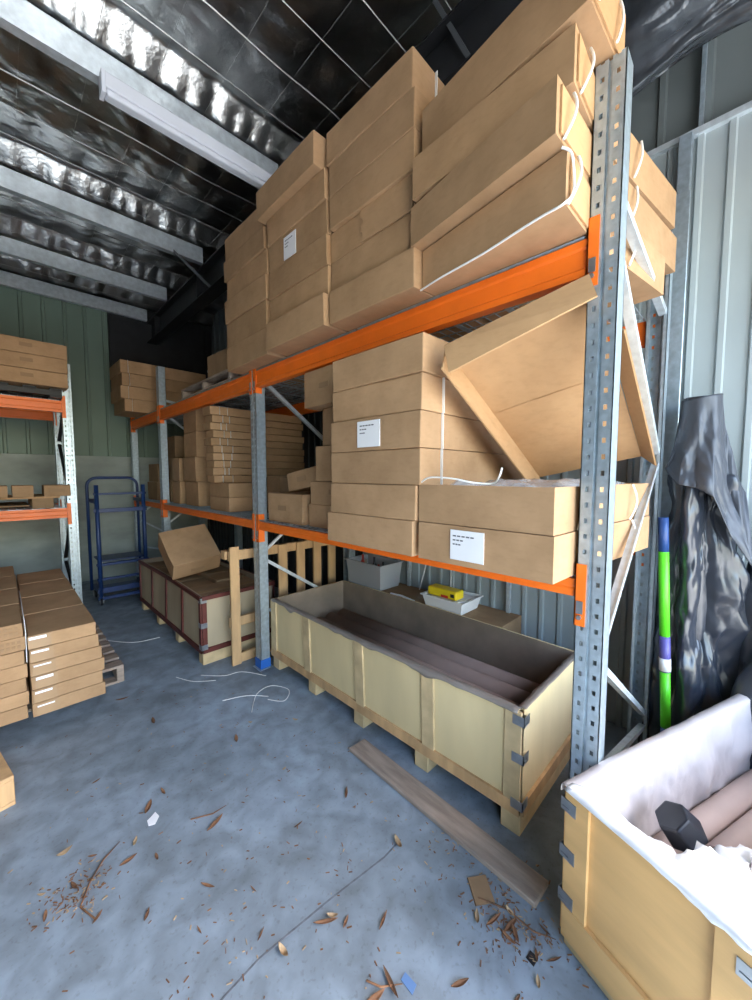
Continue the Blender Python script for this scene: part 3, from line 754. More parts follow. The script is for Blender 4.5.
# middle bay, top: timber pallet and a carton on it
def pallet(x, y, z, lx, ly, label, m='pine', nslat=7, gap_dir='x', hgt=0.125, rx=0.0, group=None, nb=3, name='wooden_pallet'):
    """bearers run along x, deck boards along y"""
    t = empty(name, (x, y, z), label, 'pallet', group)
    for j in range(nb):
        q = MB(); yy = 0.0 + (ly - 0.045) * j / (nb - 1); q.box(0, lx, yy, yy + 0.045, 0.018, hgt - 0.019); q.bevel(0.003, 1); q.build('bearer', m, t)
    w = min(0.095, lx / nslat * 0.72)
    for i in range(nslat):
        xx = (lx - w) * i / (nslat - 1); q = MB(); q.box(xx, xx + w, 0, ly, hgt - 0.0185, hgt); q.bevel(0.002, 1); q.build('deck_board', m, t)
    for i in (0, nslat // 2, nslat - 1):
        xx = (lx - w) * i / (nslat - 1); q = MB(); q.box(xx, xx + w, 0, ly, 0, 0.0175); q.bevel(0.002, 1); q.build('base_board', m, t)
    return t
pallet(1.37, 3.05, TZ, 0.95, 1.15, 'dull wooden pallet lying on the top shelf of the middle bay', m='old', hgt=0.10)
carton(1.39, 3.18, TZ + 0.10, 0.34, 0.36, 0.19, 'lone small brown carton on the pallet of the middle bay top shelf', rz=0.05, m='card_dull')

# ------------------------------------------------------------------ crates
def crate(W, L, h, base_h, label, mp='ply', me='ply_d', posts=None, rail='ply_d', name='plywood_crate', loc=(0, 0, 0), rz=0.0, battens_long=(0.25, 0.5, 0.75), inner='ply_in', edge=None, clips=(), foot=0.10, batten_short=(), bottom_h=0.08, topstrip=0.0, long_front_w=0.07, feet=4, bow=0.0):
    """local: x across (0..W), y along (0..L). origin at the corner x=0,y=0 (near, aisle side)"""
    t = empty(name, loc, label, 'crate', None, rz)
    th_ = 0.012; z0 = foot
    def side(nm, fn, length, bat):
        q = MB()
        N = 12
        for i in range(N):
            a0 = length * i / N; a1 = length * (i + 1) / N
            b0 = bow * math.sin(PI * i / N) if nm == 'long_side' else 0; b1 = bow * math.sin(PI * (i + 1) / N) if nm == 'long_side' else 0
            q.hexa([fn(a0, 0, z0), fn(a1, 0, z0), fn(a1, th_, z0), fn(a0, th_, z0)], [fn(a0, -b0, h), fn(a1, -b1, h), fn(a1, th_ - b1, h), fn(a0, th_ - b0, h)], 0)
            q.hexa([fn(a0, th_, z0), fn(a1, th_, z0), fn(a1, th_ + 0.002, z0), fn(a0, th_ + 0.002, z0)], [fn(a0, th_ - b0, h), fn(a1, th_ - b1, h), fn(a1, th_ + 0.002 - b1, h), fn(a0, th_ + 0.002 - b0, h)], 1)
        s = q.build('side_panel', [mp, inner], t)
        for a in bat:
            q = MB()
            bb = bow * math.sin(PI * a) if nm == 'long_side' else 0
            w = long_front_w; c0 = max(0.0, a * length - w / 2); c1 = min(length, c0 + w)
            c0 = c1 - w
            q.hexa([fn(c0, -0.012, z0), fn(c1, -0.012, z0), fn(c1, -0.0005, z0), fn(c0, -0.0005, z0)], [fn(c0, -0.012 - bb, h - 0.003), fn(c1, -0.012 - bb, h - 0.003), fn(c1, -0.0005 - bb, h - 0.003), fn(c0, -0.0005 - bb, h - 0.003)])
            q.build('batten', edge or me, s)
        q = MB()
        q.hexa([fn(0, -0.014, z0 - 0.004), fn(length, -0.014, z0 - 0.004), fn(length, -0.0005, z0 - 0.004), fn(0, -0.0005, z0 - 0.004)], [fn(0, -0.014, z0 + bottom_h), fn(length, -0.014, z0 + bottom_h), fn(length, -0.0005, z0 + bottom_h), fn(0, -0.0005, z0 + bottom_h)])
        q.build('bottom_rail', rail, s)
        if topstrip:
            q = MB(); N = 12
            for i in range(N):
                a0 = length * i / N; a1 = length * (i + 1) / N
                b0 = bow * math.sin(PI * i / N) if nm == 'long_side' else 0; b1 = bow * math.sin(PI * (i + 1) / N) if nm == 'long_side' else 0
                q.hexa([fn(a0, -0.016 - b0, h - topstrip), fn(a1, -0.016 - b1, h - topstrip), fn(a1, -0.0008 - b1, h - topstrip), fn(a0, -0.0008 - b0, h - topstrip)], [fn(a0, -0.016 - b0, h + 0.002), fn(a1, -0.016 - b1, h + 0.002), fn(a1, -0.0008 - b1, h + 0.002), fn(a0, -0.0008 - b0, h + 0.002)])
            q.build('top_rail', edge or rail, s)
        return s
    side('long_side', lambda a, d, z: Vector((d, a, z)), L, battens_long)
    side('long_side', lambda a, d, z: Vector((W - d, a, z)), L, battens_long)
    side('short', lambda a, d, z: Vector((a, d, z)), W, batten_short)
    side('short', lambda a, d, z: Vector((a, L - d, z)), W, batten_short)
    q = MB(); q.box(0.015, W - 0.015, 0.015, L - 0.015, z0, z0 + 0.012); q.build('base_panel', inner, t)
    for i in range(feet):
        q = MB(); yy = (L - 0.09) * i / (feet - 1); q.box(0.0, W, yy, yy + 0.085, 0, z0 - 0.006) if feet != 99 else None; q.bevel(0.003, 1)
        q.build('foot', 'ply_d', t)
    for (cx, cy, zz, sx, sy) in clips:
        q = MB()
        # an L-shaped corner clip
        q.box(min(0, sx * 0.016) + cx - (0.018 if sx < 0 else 0), max(0, sx * 0.016) + cx + (0.018 if sx > 0 else 0), cy - 0.001, cy + 0.001, zz, zz) if False else None
        a = 0.036
        x_out = cx - 0.0145 if cx < W / 2 else cx + 0.0145
        y_out = cy - 0.0145 if cy < L / 2 else cy + 0.0145
        xi = cx + a if cx < W / 2 else cx - a
        yi = cy + a if cy < L / 2 else cy - a
        q.box(min(x_out, xi), max(x_out, xi), min(y_out, y_out + 0.003), max(y_out, y_out + 0.003), zz, zz + 0.04)
        q.box(min(x_out, x_out + 0.003), max(x_out, x_out + 0.003), min(y_out, yi), max(y_out, yi), zz, zz + 0.04)
        q.box(min(x_out, xi) + 0.006, max(x_out, xi) - 0.02, y_out - 0.002, y_out + 0.001, zz + 0.010, zz + 0.014)
        q.build('corner_clip', 'clip', t)
    return t
# long crate under the near bay
c1 = crate(0.72, 1.98, 0.54, 0.1, 'long pale plywood crate of kraft rolls on the floor under the near bay', loc=(1.455, 0.615, 0), battens_long=(0.0, 0.235, 0.485, 0.755, 1.0), clips=[(0, 0, z, 1, 1) for z in (0.485, 0.325, 0.125)], bottom_h=0.05, bow=0.02, feet=5, rail='pine')
# worn grey plastic liner lapped over the rim
def liner_strip(nm, pts, amp, m, parent=None, drop=0.05):
    pass
b = MB()
def lin(u, v):
    # across the front rim: outside flap -> over -> down inside
    y = 0.63 + u * 1.95; bowx = -0.02 * math.sin(PI * u)
    w = fbm(y * 5, v * 2, 1, 3)
    if v < 0.12: return Vector((1.455 - 0.014 + bowx - 0.003, y, 0.54 - (0.004 + 0.030 * max(0, w)) * (1 - v / 0.12)))
    if v < 0.24: return Vector((1.455 - 0.017 + bowx + 0.037 * (v - 0.12) / 0.12, y, 0.546 + 0.003 * w))
    s = (v - 0.24) / 0.76
    return Vector((1.475 + bowx * (1 - s) + 0.006 + 0.012 * abs(w), y, 0.545 - 0.33 * s))
b.grid(lin, 90, 16)
o1 = b.build('liner_front', 'liner_g', solid=0.0015); o1.name = 'crate_liner'
tag(o1, 'thin grey plastic liner lapped over the front rim of the long crate', 'plastic liner')
b = MB()
def lin2(u, v):
    x = 1.475 + u * 0.66; w = fbm(x * 6, v * 2, 5, 3)
    if v < 0.2: return Vector((x, 0.615 - 0.006 + 0.03 * v / 0.2, 0.546 + 0.006 * abs(w)))
    s = (v - 0.2) / 0.8
    return Vector((x, 0.640 + 0.012 * abs(w) + 0.06 * s * u, 0.548 - 0.33 * s))
b.grid(lin2, 30, 14)
tag(b.build('end_liner', 'liner_g', solid=0.0015), 'crumpled plastic liner inside the near end of the long crate', 'plastic liner')
# rolls
tl = 0
for k, (x, z, y0, y1, r) in enumerate(((1.565, 0.18, 0.72, 2.40, 0.062), (1.70, 0.18, 0.70, 2.44, 0.062), (1.835, 0.18, 0.72, 2.46, 0.062), (1.968, 0.18, 0.72, 2.44, 0.062), (2.09, 0.18, 0.74, 2.45, 0.055),
                                     (1.63, 0.295, 0.70, 2.30, 0.062), (1.767, 0.295, 0.72, 2.42, 0.062), (1.903, 0.295, 0.70, 2.44, 0.062), (2.03, 0.293, 0.75, 2.44, 0.060))):
    q = MB(); q.pipe((0, 0, 0), (0, y1 - y0, 0), r, r * 0.86, 20); o = q.build('kraft_roll', 'tube'); o.location = (x, y0, z)
    lab = ('brown kraft roll in the long crate, %s of the bottom layer' % ['nearest the aisle', 'second from the aisle', 'third from the aisle', 'fourth from the aisle', 'nearest the wall'][k]) if k < 5 else \
          ('brown kraft roll in the long crate, %s of the upper layer' % ['nearest the aisle', 'second from the aisle', 'third from the aisle', 'nearest the wall'][k - 5])
    tag(o, lab, 'roll', 'kraft rolls in the long crate')

# red edged crate under the middle bay
c2 = crate(0.62, 1.80, 0.55, 0.1, 'plywood crate with dark red edging full of cartons, under the middle bay', mp='ply_g', loc=(1.07, 2.99, 0), battens_long=(0.0, 0.25, 0.5, 0.75, 1.0), batten_short=(0.0,), rail='dred', edge='dred', topstrip=0.03, bottom_h=0.035, long_front_w=0.035, clips=[(0, 0, z, 1, 1) for z in (0.50, 0.30, 0.125)], bow=-0.015)
for k, (x, y, dx, dy) in enumerate(((1.095, 3.02, 0.56, 0.42), (1.095, 3.46, 0.27, 0.62), (1.38, 3.46, 0.28, 0.62), (1.095, 4.10, 0.56, 0.64))):
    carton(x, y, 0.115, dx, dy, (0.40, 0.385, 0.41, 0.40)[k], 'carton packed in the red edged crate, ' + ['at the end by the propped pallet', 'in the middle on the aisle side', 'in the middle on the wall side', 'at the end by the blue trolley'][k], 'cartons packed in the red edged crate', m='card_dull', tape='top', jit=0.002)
tb = carton(1.06, 3.52, 0.58, 0.42, 0.44, 0.19, 'brown carton tilted up on top of the red edged crate', mark=(0.0, 0.12, 0.06, 0.035, 'near'), m='card', jit=0.004)
tb.location = (1.27, 3.83, 0.70); tb.rotation_euler = (rad(36), rad(-7), rad(-3))

# propped pallet between the crates
pr = empty('wooden_pallet', (1.225, 2.83, 0), 'light pine pallet standing on edge between the two long crates', 'pallet')
for z0_, z1_ in ((0.0, 0.075), (0.30, 0.375), (0.83, 0.905)):
    q = MB(); q.box(0.0 if z0_ > 0.1 else 0.04, 1.05, 0.0, 0.03, z0_, z1_); q.bevel(0.003, 1); q.build('bearer', 'pine', pr)
for i, xx in enumerate((0.0, 0.20, 0.42, 0.60, 0.78, 0.95)):
    if i == 1: continue
    q = MB(); q.box(xx + 0.001, xx + (0.085 if i else 0.075), -0.022, -0.0005, 0.0, 0.905 if i else 0.94); q.bevel(0.003, 1); q.build('slat', 'pine', pr)
q = MB(); q.box(-0.02, 0.10, 0.031, 0.10, 0.84, 0.905); q.bevel(0.003, 1); q.build('block', 'pine', pr)

# bench of cardboard behind the long crate, with tubs
lb = carton(2.225, 1.10, 0.0, 0.31, 1.49, 0.52, 'long dull carton standing on the floor between the long crate and the wall', m='card_dull', jit=0.004, tape='top')
def tub(x, y, z, dx, dy, h, label, m, name, lip=0.012, flare=0.02):
    t = empty(name, (x, y, z), label, 'container')
    q = MB(); b0 = [(flare, flare), (dx - flare, flare), (dx - flare, dy - flare), (flare, dy - flare)]; t0 = [(0, 0), (dx, 0), (dx, dy), (0, dy)]
    w = 0.003
    for i in range(4):
        j = (i + 1) % 4
        def inn(p, s): c = (dx / 2, dy / 2); return (p[0] + (c[0] - p[0]) * s, p[1] + (c[1] - p[1]) * s)
        q.hexa([Vector((*b0[i], 0)), Vector((*b0[j], 0)), Vector((*inn(b0[j], .03), 0)), Vector((*inn(b0[i], .03), 0))], [Vector((*t0[i], h)), Vector((*t0[j], h)), Vector((*inn(t0[j], .03), h)), Vector((*inn(t0[i], .03), h))])
    q.box(flare, dx - flare, flare, dy - flare, 0, 0.004)
    q.build('body', m, t)
    q = MB()
    for (x0, x1, y0, y1) in ((-lip, dx + lip, -lip, 0.004), (-lip, dx + lip, dy - 0.004, dy + lip), (-lip, 0.004, 0.004, dy - 0.004), (dx - 0.004, dx + lip, 0.004, dy - 0.004)):
        q.box(x0, x1, y0, y1, h, h + 0.008)
    q.build('rim', m, t)
    return t
tub(2.20, 2.15, 0.523, 0.27, 0.43, 0.21, 'grey translucent storage tub of bottles at the far end behind the long crate', 'tub', 'storage_tub')
for k, (xx, yy, hh_, mm) in enumerate(((2.27, 2.24, 0.20, 'redink'), (2.30, 2.32, 0.25, 'black'), (2.27, 2.40, 0.22, 'old'), (2.33, 2.50, 0.24, 'redink'), (2.37, 2.28, 0.20, 'black'))):
    q = MB(); q.tube([(0, 0, 0), (0, 0, hh_ * 0.7), (0, 0, hh_ * 0.8), (0, 0, hh_)], [0.024, 0.024, 0.010, 0.010], 12); o = q.build('bottle', mm); o.location = (xx, yy, 0.529)
    tag(o, ['red bottle nearest the door in the grey storage tub', 'tall black bottle in the middle of the grey storage tub', 'brown bottle in the grey storage tub', 'red bottle farthest from the door in the grey storage tub', 'short black bottle near the wall in the grey storage tub'][k], 'bottle', 'bottles in the grey storage tub')
tub(2.20, 1.37, 0.523, 0.26, 0.34, 0.085, 'white shallow plastic tray of papers standing behind the long crate', 'bagw', 'plastic_tray')
q = MB()
for k in range(5):
    a = R.uniform(-0.2, 0.2); mx = Matrix.Translation((0.13, 0.16, 0.006 + 0.016 * k)) @ Matrix.Rotation(a, 4, 'Z'); q.box(-0.095, 0.095, -0.13, 0.13, 0, 0.014, 0, mx)
o = q.build('paper_stack', 'paper'); o.location = (2.20, 1.37, 0.527); tag(o, 'loose stack of white papers inside the shallow plastic tray', 'paper')
q = MB(); q.box(0, 0.10, 0, 0.25, 0, 0.062); q.bevel(0.012, 3)
yb = q.build('yellow_pack', 'yellow'); yb.location = (2.21, 1.42, 0.618); tag(yb, 'yellow packet with red print lying on the shallow plastic tray', 'packet')
q = MB(); q.box(-0.0015, 0.0, 0.07, 0.13, 0.006, 0.024); q.box(-0.0015, 0.0, 0.02, 0.05, 0.018, 0.042, 1); q.build('print', ['redink', 'black'], yb)
q = MB(); q.tube([(2.215, 1.80, 0.528), (2.24, 1.95, 0.530), (2.23, 2.06, 0.528)], 0.008, 6); tag(q.build('white_stick', 'strap'), 'short white strip lying between the storage tub and the tray', 'strip')
q = MB(); q.tube([(2.50, 1.98, 0.50), (2.49, 1.90, 0.75), (2.50, 1.84, 1.05)], 0.005, 6); q.tube([(2.50, 1.66, 0.40), (2.50, 1.66, 1.05)], 0.005, 6)
tag(q.build('wall_cable', 'strap'), 'pale cord hanging down the right wall behind the long crate', 'cord')

# right-hand crate in the foreground, turned from the rack
ang = math.atan2(-0.385, 1.075)
CW, CLn, CH = 0.45, 1.12, 0.53
# local y along P0->P1, x across towards the camera
uy = Vector((math.cos(ang), math.sin(ang), 0)); ux = Vector((uy.y, -uy.x, 0))     # ux points to P2
P0 = Vector((1.213, 0.362, 0))
rzc = math.atan2(ux.y, ux.x)
# crate() wants right-handed local axes: x=ux, y=z cross x
yl = Vector((-ux.y, ux.x, 0))
assert (yl - uy).length < 1e-5
c3 = crate(CW, CLn, CH, 0.0, 'golden plywood crate with white liner in the right foreground', mp='ply_y', me='ply_y', rail='ply_y', inner='liner', loc=tuple(P0), rz=rzc, battens_long=(0.0, 1.0), batten_short=(0.0, 1.0), foot=0.045, bottom_h=0.10, long_front_w=0.075, feet=2,
          clips=[(0, 0, z, 1, 1) for z in (0.455, 0.30, 0.15)] + [(CW, 0, z, 1, 1) for z in (0.44, 0.29, 0.15)])
MC = Matrix.Translation(P0) @ Matrix.Rotation(rzc, 4, 'Z')
def cl(x, y, z): return MC @ Vector((x, y, z))
def liner_fn(u, v):
    y = -0.012 + u * (CLn + 0.0); w = fbm(y * 5, v * 2.5, 2, 4)
    if v < 0.14: return cl(-0.018 + 0.0, y, CH - 0.025 * (1 - v / 0.14) + 0.012 * w)
    if v < 0.26: return cl(-0.018 + 0.045 * (v - 0.14) / 0.12, y, CH + 0.008 + 0.006 * w)
    s = (v - 0.26) / 0.74
    return cl(0.026 + 0.034 * abs(w) * min(1, 3 * s) + 0.01 * s, max(0.02, y), CH + 0.006 - 0.42 * s)
b = MB(); b.grid(liner_fn, 110, 26)
tag(b.build('crate_liner', 'liner', solid=0.0015), 'white plastic liner hanging inside the back of the golden foreground crate', 'plastic liner')
def liner_fn2(u, v):
    x = 0.0 + u * CW; w = fbm(x * 7, v * 2.5, 9, 4)
    if v < 0.12: return cl(x, -0.018, CH - (0.006 + max(0, u - 0.55) * (0.02 + 0.12 * abs(w))) * (1 - v / 0.12))
    if v < 0.25: return cl(x, -0.018 + 0.054 * ((v - 0.12) / 0.13), CH + 0.004 + 0.006 * abs(w))
    s = (v - 0.25) / 0.75
    return cl(min(CW - 0.03, max(0.03, x)), 0.036 + 0.03 * abs(w) + 0.10 * s, CH + 0.004 - 0.28 * s)
b = MB(); b.grid(liner_fn2, 40, 20)
tag(b.build('crate_liner', 'bagw', solid=0.0015), 'bunched white plastic liner at the near end of the golden foreground crate', 'plastic liner')
# pale tubes
k = 0
tubes = [(0.090, 0.38, 1.06, 0.20), (0.190, 0.34, 1.06, 0.20), (0.290, 0.38, 1.05, 0.20), (0.385, 0.36, 1.05, 0.20), (0.14, 0.32, 1.02, 0.115 + 0.0), (0.24, 0.34, 1.02, 0.115), (0.34, 0.36, 1.02, 0.115)]
tubes = [(0.088, 0.36, 1.07, 0.222), (0.182, 0.50, 1.06, 0.222), (0.276, 0.40, 1.05, 0.222), (0.370, 0.42, 1.05, 0.222), (0.135, 0.34, 1.02, 0.142), (0.229, 0.36, 1.02, 0.142), (0.323, 0.36, 1.02, 0.142)]
nm = ['against the back liner', 'second from the back liner', 'third from the back liner', 'nearest the camera side']
for k, (x, y0, y1, z) in enumerate(tubes):
    q = MB(); q.pipe((0, 0, 0), (0, y1 - y0, 0), 0.044, 0.040, 20); o = q.build('cardboard_tube', 'tube_p')
    o.matrix_world = MC @ Matrix.Translation((x, y0, z))
    tag(o, 'pale cardboard tube in the golden crate, ' + (nm[k] + ' in the upper layer' if k < 4 else 'lower layer, ' + ['behind', 'in the middle', 'in front'][k - 4]), 'tube', 'pale tubes in the golden crate')
# black angular cap
q = MB()
n = 6; c0 = Vector((0.075, 0.25, 0.36))
ring = [(0.062 * math.cos(2 * PI * i / n + 0.3), 0.062 * math.sin(2 * PI * i / n + 0.3)) for i in range(n)]
q.hexa([Vector((a, b_, 0)) for a, b_ in ring], [Vector((a * 0.82, b_ * 0.82, 0.07)) for a, b_ in ring]); q.bevel(0.006, 2)
o = q.build('black_end_cap', 'black'); o.matrix_world = MC @ Matrix.Translation((0.165, 0.335, 0.372)) @ Matrix.Rotation(rad(35), 4, 'X') @ Matrix.Rotation(rad(-20), 4, 'Y')
o.scale = (1.0, 1.0, 1.15)
tag(o, 'black six sided plastic cap poking out of the liner in the golden crate', 'cap')
# plastic bags
def bag(cx, cy, cz, rx, ry, rz_, label, seed, m='bagw', name='plastic_bag'):
    q = MB()
    def fn(u, v):
        a = 2 * PI * u; t = (v - 0.5) * PI * 0.98
        w = 1 + 0.32 * fbm(math.cos(a) * 1.8 + seed, math.sin(a) * 1.8, math.sin(t) * 1.8, 4)
        return Vector((rx * math.cos(a) * math.cos(t) * w, ry * math.sin(a) * math.cos(t) * w, rz_ * math.sin(t) * w))
    q.grid(fn, 40, 24)
    bmesh.ops.remove_doubles(q.bm, verts=q.bm.verts, dist=0.0008)
    o = q.build(name, m); o.matrix_world = MC @ Matrix.Translation((cx, cy, cz)); return tag(o, label, 'plastic bag')
bag(0.160, 0.15, 0.335, 0.10, 0.09, 0.075, 'crumpled white plastic bag beside the black cap in the golden crate', 1.0)
bag(0.33, 0.15, 0.395, 0.115, 0.12, 0.105, 'bright white plastic bag at the sunlit corner of the golden crate', 5.0)
bag(0.31, 0.34, 0.355, 0.09, 0.11, 0.06, 'white plastic bag lying on the pale tubes in the golden crate', 9.0)
q = MB(); q.box(-0.03, 0.03, -0.04, 0.04, 0, 0.04); q.bevel(0.006, 2); o = q.build('grey_bracket', 'clip'); o.matrix_world = MC @ Matrix.Translation((0.365, 0.305, 0.405)) @ Matrix.Rotation(0.5, 4, 'Z') @ Matrix.Rotation(0.3, 4, 'X')
tag(o, 'small grey metal bracket on the white bags in the golden crate', 'bracket')
q = MB(); q.box(-0.035, 0.035, -0.05, 0.05, 0, 0.02); q.bevel(0.004, 2); o = q.build('brown_offcut', 'pine'); o.matrix_world = MC @ Matrix.Translation((0.412, 0.235, 0.415)) @ Matrix.Rotation(0.25, 4, 'Y') @ Matrix.Rotation(0.3, 4, 'Z')
tag(o, 'small orange brown offcut on the white bags in the golden crate', 'offcut')

# ------------------------------------------------------------------ left side: boxes on pallet, rack, trolley, pallet corner
tpl = pallet(0.58, 3.17, 0.0, 1.35, 1.20, 'dull wooden pallet on the floor under the carton pile at the left', m='old', nslat=9)
tpl.rotation_euler = (0, 0, PI / 2)
G5 = 'flat cartons piled on the left pallet, right column'
G6 = 'flat cartons piled on the left pallet, left column'
hs = 0.078
o6 = ['bottom', 'second', 'third', 'fourth', 'fifth', 'sixth', 'top']
rows = [(2.82, 0.46), (3.29, 0.46), (3.76, 0.46), (4.23, 0.46)]
rown = ['front row', 'second row', 'third row', 'back row']
for r_, (yy, dy) in enumerate(rows):
    for k in range(6):
        xr = 0.415 if k < 4 else 0.392
        x0 = 0.075
        if r_ > 0 and k < 5 and False: continue
        ob = carton(x0, yy, 0.125 + 0.079 * k, xr - x0 - 0.012 * (k % 2), dy - 0.006, 0.078,
               'flat carton, right column on the left pallet, %s, %s layer' % (rown[r_], o6[k]), G5, rz=R.uniform(-0.006, 0.006), m='card', jit=0.002, bev=0.004)
        if r_ == 0:
            q = MB(); w = 0.055; yf = -(dy - 0.006) / 2 - 0.008
            q.box(-0.155, -0.155 + 0.10, yf, yf + 0.003, 0.004, 0.074); q.box(-0.15, -0.15 + 0.075, yf - 0.001, yf, 0.055, 0.063 + 0.004 * (k % 3), 1)
            tag(q.build('label', ['tape', 'paper'], ob), 'pale shiny label with a white strip')
for r_, (yy, dy) in enumerate(rows[:]):
    for k in range(7):
        ob = carton(-0.50, yy + 0.02, 0.125 + 0.079 * k, 0.555 + 0.01 * (k % 2), dy - 0.006, 0.078,
               'flat carton, left column on the left pallet, %s, %s layer' % (rown[r_], o6[k]), G6, rz=R.uniform(-0.006, 0.006), m='card', jit=0.002, bev=0.004)
        if r_ == 0 and k >= 5:
            q = MB(); yf = -(dy - 0.006) / 2 - 0.0075
            for a in range(9):
                for c in range(2):
                    x_ = 0.07 + 0.022 * a; q.box(x_, x_ + 0.014, yf, yf + 0.002, 0.02 + 0.026 * c, 0.034 + 0.026 * c)
            q.build('printed_mark', 'mark', ob)
q = MB(); q.tube([(0.064, 2.83, 0.45), (0.066, 2.83, 0.62), (0.064, 2.90, 0.684), (0.066, 3.6, 0.686)], 0.0022, 6)
tag(q.build('loose_strap', 'strap'), 'white strap running between the two columns on the left pallet', 'strap')

# left rack against the end wall (beams along x)
lr = empty('pallet_rack', (0.50, 5.0, 0), 'short orange and galvanised pallet rack against the green end wall at left', 'pallet rack')
def lrack_up(y, flip, h):
    o = upright_mb(h, flip, pitch=0.05, hole=0.02).build('upright', 'galv', lr)
    o.rotation_euler = (0, 0, PI / 2); o.location = (0.075, y, 0.004)
    p = MB(); p.box(-0.02, UD + 0.02, -0.015, UW + 0.015, 0, 0.004); q = p.build('foot_plate', 'galv', o); q.location = (-UD if flip else 0, 0, -0.004)
lrack_up(0.0, False, 2.62); lrack_up(0.90, True, 2.62)
for (za, zb_) in ((2.3, 1.9), (1.2, 1.85), (1.15, 0.5), (0.15, 0.45)):
    p = MB(); p.bar((0.03, 0.065, za), (0.03, 0.835, zb_), 0.03, 0.02); p.build('brace', 'steel_d', lr)
for (z0_, z1_) in ((1.055, 1.155), (2.13, 2.245)):
    for yy in (0.002, 0.85):
        p = MB(); g = 0.006
        prof = [(yy, z0_), (yy + 0.046, z0_), (yy + 0.046, z1_), (yy, z1_), (yy, z1_ - 0.025), (yy + g, z1_ - 0.032), (yy + g, z0_ + 0.032), (yy, z0_ + 0.025)]
        p.hexa([Vector((-2.4, a, c)) for a, c in prof], [Vector((-0.012, a, c)) for a, c in prof])
        bm_ = p.build('beam', 'orange', lr)
        c = MB(); c.box(-0.011, -0.0105 + 0.0, yy - 0.003, yy + 0.045, z1_ - 0.17, z1_ + 0.05); c.box(-0.011, 0.02, yy - 0.008, yy - 0.0045, z1_ - 0.17, z1_ + 0.05); c.build('beam_connector', 'orange', bm_)
def ldeck(z, label):
    b = MB()
    for i in range(34): b.tube([(0.056 * i, 0.0, 0.010), (0.056 * i, 0.86, 0.010)], 0.0026, 4)
    for j in range(9): b.tube([(0, 0.1075 * j, 0.005), (1.85, 0.1075 * j, 0.005)], 0.0026, 4)
    for j in range(12): b.box(0.02 + j * 0.158, 0.135 + j * 0.158, 0.0, 0.05, -0.001 + 0.0012, 0.0035)
    o = b.build('wire_deck', 'galv'); o.location = (-1.40, 5.01, z); tag(o, label, 'wire deck', 'wire decks on the left rack')
ldeck(1.155, 'wire deck on the lower beams of the left rack'); ldeck(2.245, 'wire deck on the top beams of the left rack')
# cartons on left rack top, on a dark pallet
pallet(-0.75, 4.92, 2.259, 1.24, 0.95, 'dark wooden pallet under the three cartons on the left rack', m='steel_d', hgt=0.09)
for k in range(3):
    carton(-0.30, 4.84, 2.35 + 0.138 * k, 0.83 + 0.004 * k, 0.62, 0.136, 'wide brown carton with printed mark on the left rack top, %s of three' % ['bottom', 'middle', 'top'][k], 'wide cartons on top of the left rack', mark=(0.12, 0.09, 0.062, 0.035, 'near'), jit=0.002)
t = empty('particle_board', (-0.40, 4.93, 1.171), 'thin tan board on spacers across the lower beams of the left rack', 'board')
q = MB(); q.box(0, 0.83, 0, 0.75, 0.095, 0.112); q.build('top_sheet', 'card_in', t)
for yy in (0.0, 0.35, 0.70): q = MB(); q.box(0.62, 0.78, yy + 0.01, yy + 0.05, 0, 0.0945); q.box(0.0, 0.12, yy + 0.01, yy + 0.05, 0, 0.0945); q.build('spacer', 'card_dull', t)
q = MB(); q.box(0.0, 0.60, 0.02, 0.72, 0.02, 0.032); q.build('middle_sheet', 'card_dull', t)
for k, (x0, x1, lab) in enumerate(((-0.12, 0.055, 'small brown carton at the left edge of the board on the left rack'), (0.085, 0.235, 'small square brown carton in the middle of the board on the left rack'), (0.31, 0.515, 'small marked carton at the right end of the board on the left rack'))):
    carton(x0, 4.87 + 0.02 * k, 1.284, x1 - x0, 0.26, 0.112, lab, 'small cartons on the board of the left rack', mark=(0.0, 0.12, 0.045, 0.03, 'near') if k == 2 else None, m='card', jit=0.002)

# blue stock trolley
tr = empty('stock_trolley', (0.74, 5.22, 0), 'dark blue tubular steel stock trolley beside the left rack', 'trolley')
r = 0.016; W_, D_ = 0.52, 0.40
q = MB()
def arch(y, hgt):
    pts = [(0, y, 0.10), (0, y, hgt - 0.10)]
    for i in range(1, 6): a = i / 6 * PI / 2; pts.append((0.10 - 0.10 * math.cos(a), y, hgt - 0.10 + 0.10 * math.sin(a)))
    pts += [(0.10, y, hgt), (W_ - 0.10, y, hgt)]
    for i in range(1, 6): a = i / 6 * PI / 2; pts.append((W_ - 0.10 + 0.10 * math.sin(a), y, hgt - 0.10 + 0.10 * math.cos(a)))
    pts += [(W_, y, hgt - 0.10), (W_, y, 0.10)]
    return pts
q.tube(arch(D_, 1.46), 0.017, 8); q.build('handle_frame', 'blue_p', tr)
for xx in (0.03, W_ - 0.03):
    q = MB(); q.tube([(xx, 0, 0.07), (xx, 0, 1.38)], 0.022, 8); q.build('post', 'blue_p', tr)
    q = MB(); q.box(xx - 0.02, xx + 0.02, 0.0, D_, 1.17, 1.21); q.build('side_rail', 'blue_p', tr)
    q = MB(); q.box(xx - 0.02, xx + 0.02, 0.0, D_, 0.13, 0.17); q.build('side_rail', 'blue_p', tr)
for z_, w_ in ((1.28, 0.012), (1.09, 0.024), (0.47, 0.015), (0.30, 0.014), (0.17, 0.03), (0.08, 0.018)):
    q = MB(); q.box(0.0, W_, -0.016, 0.016, z_ - w_, z_ + w_); q.bevel(0.003, 1); q.build('cross_bar', 'blue_p', tr)
for z_ in (0.13, 0.50):
    q = MB(); q.box(0.03, W_ - 0.03, 0.02, D_ - 0.02, z_, z_ + 0.012); q.build('shelf', 'blue_p', tr)
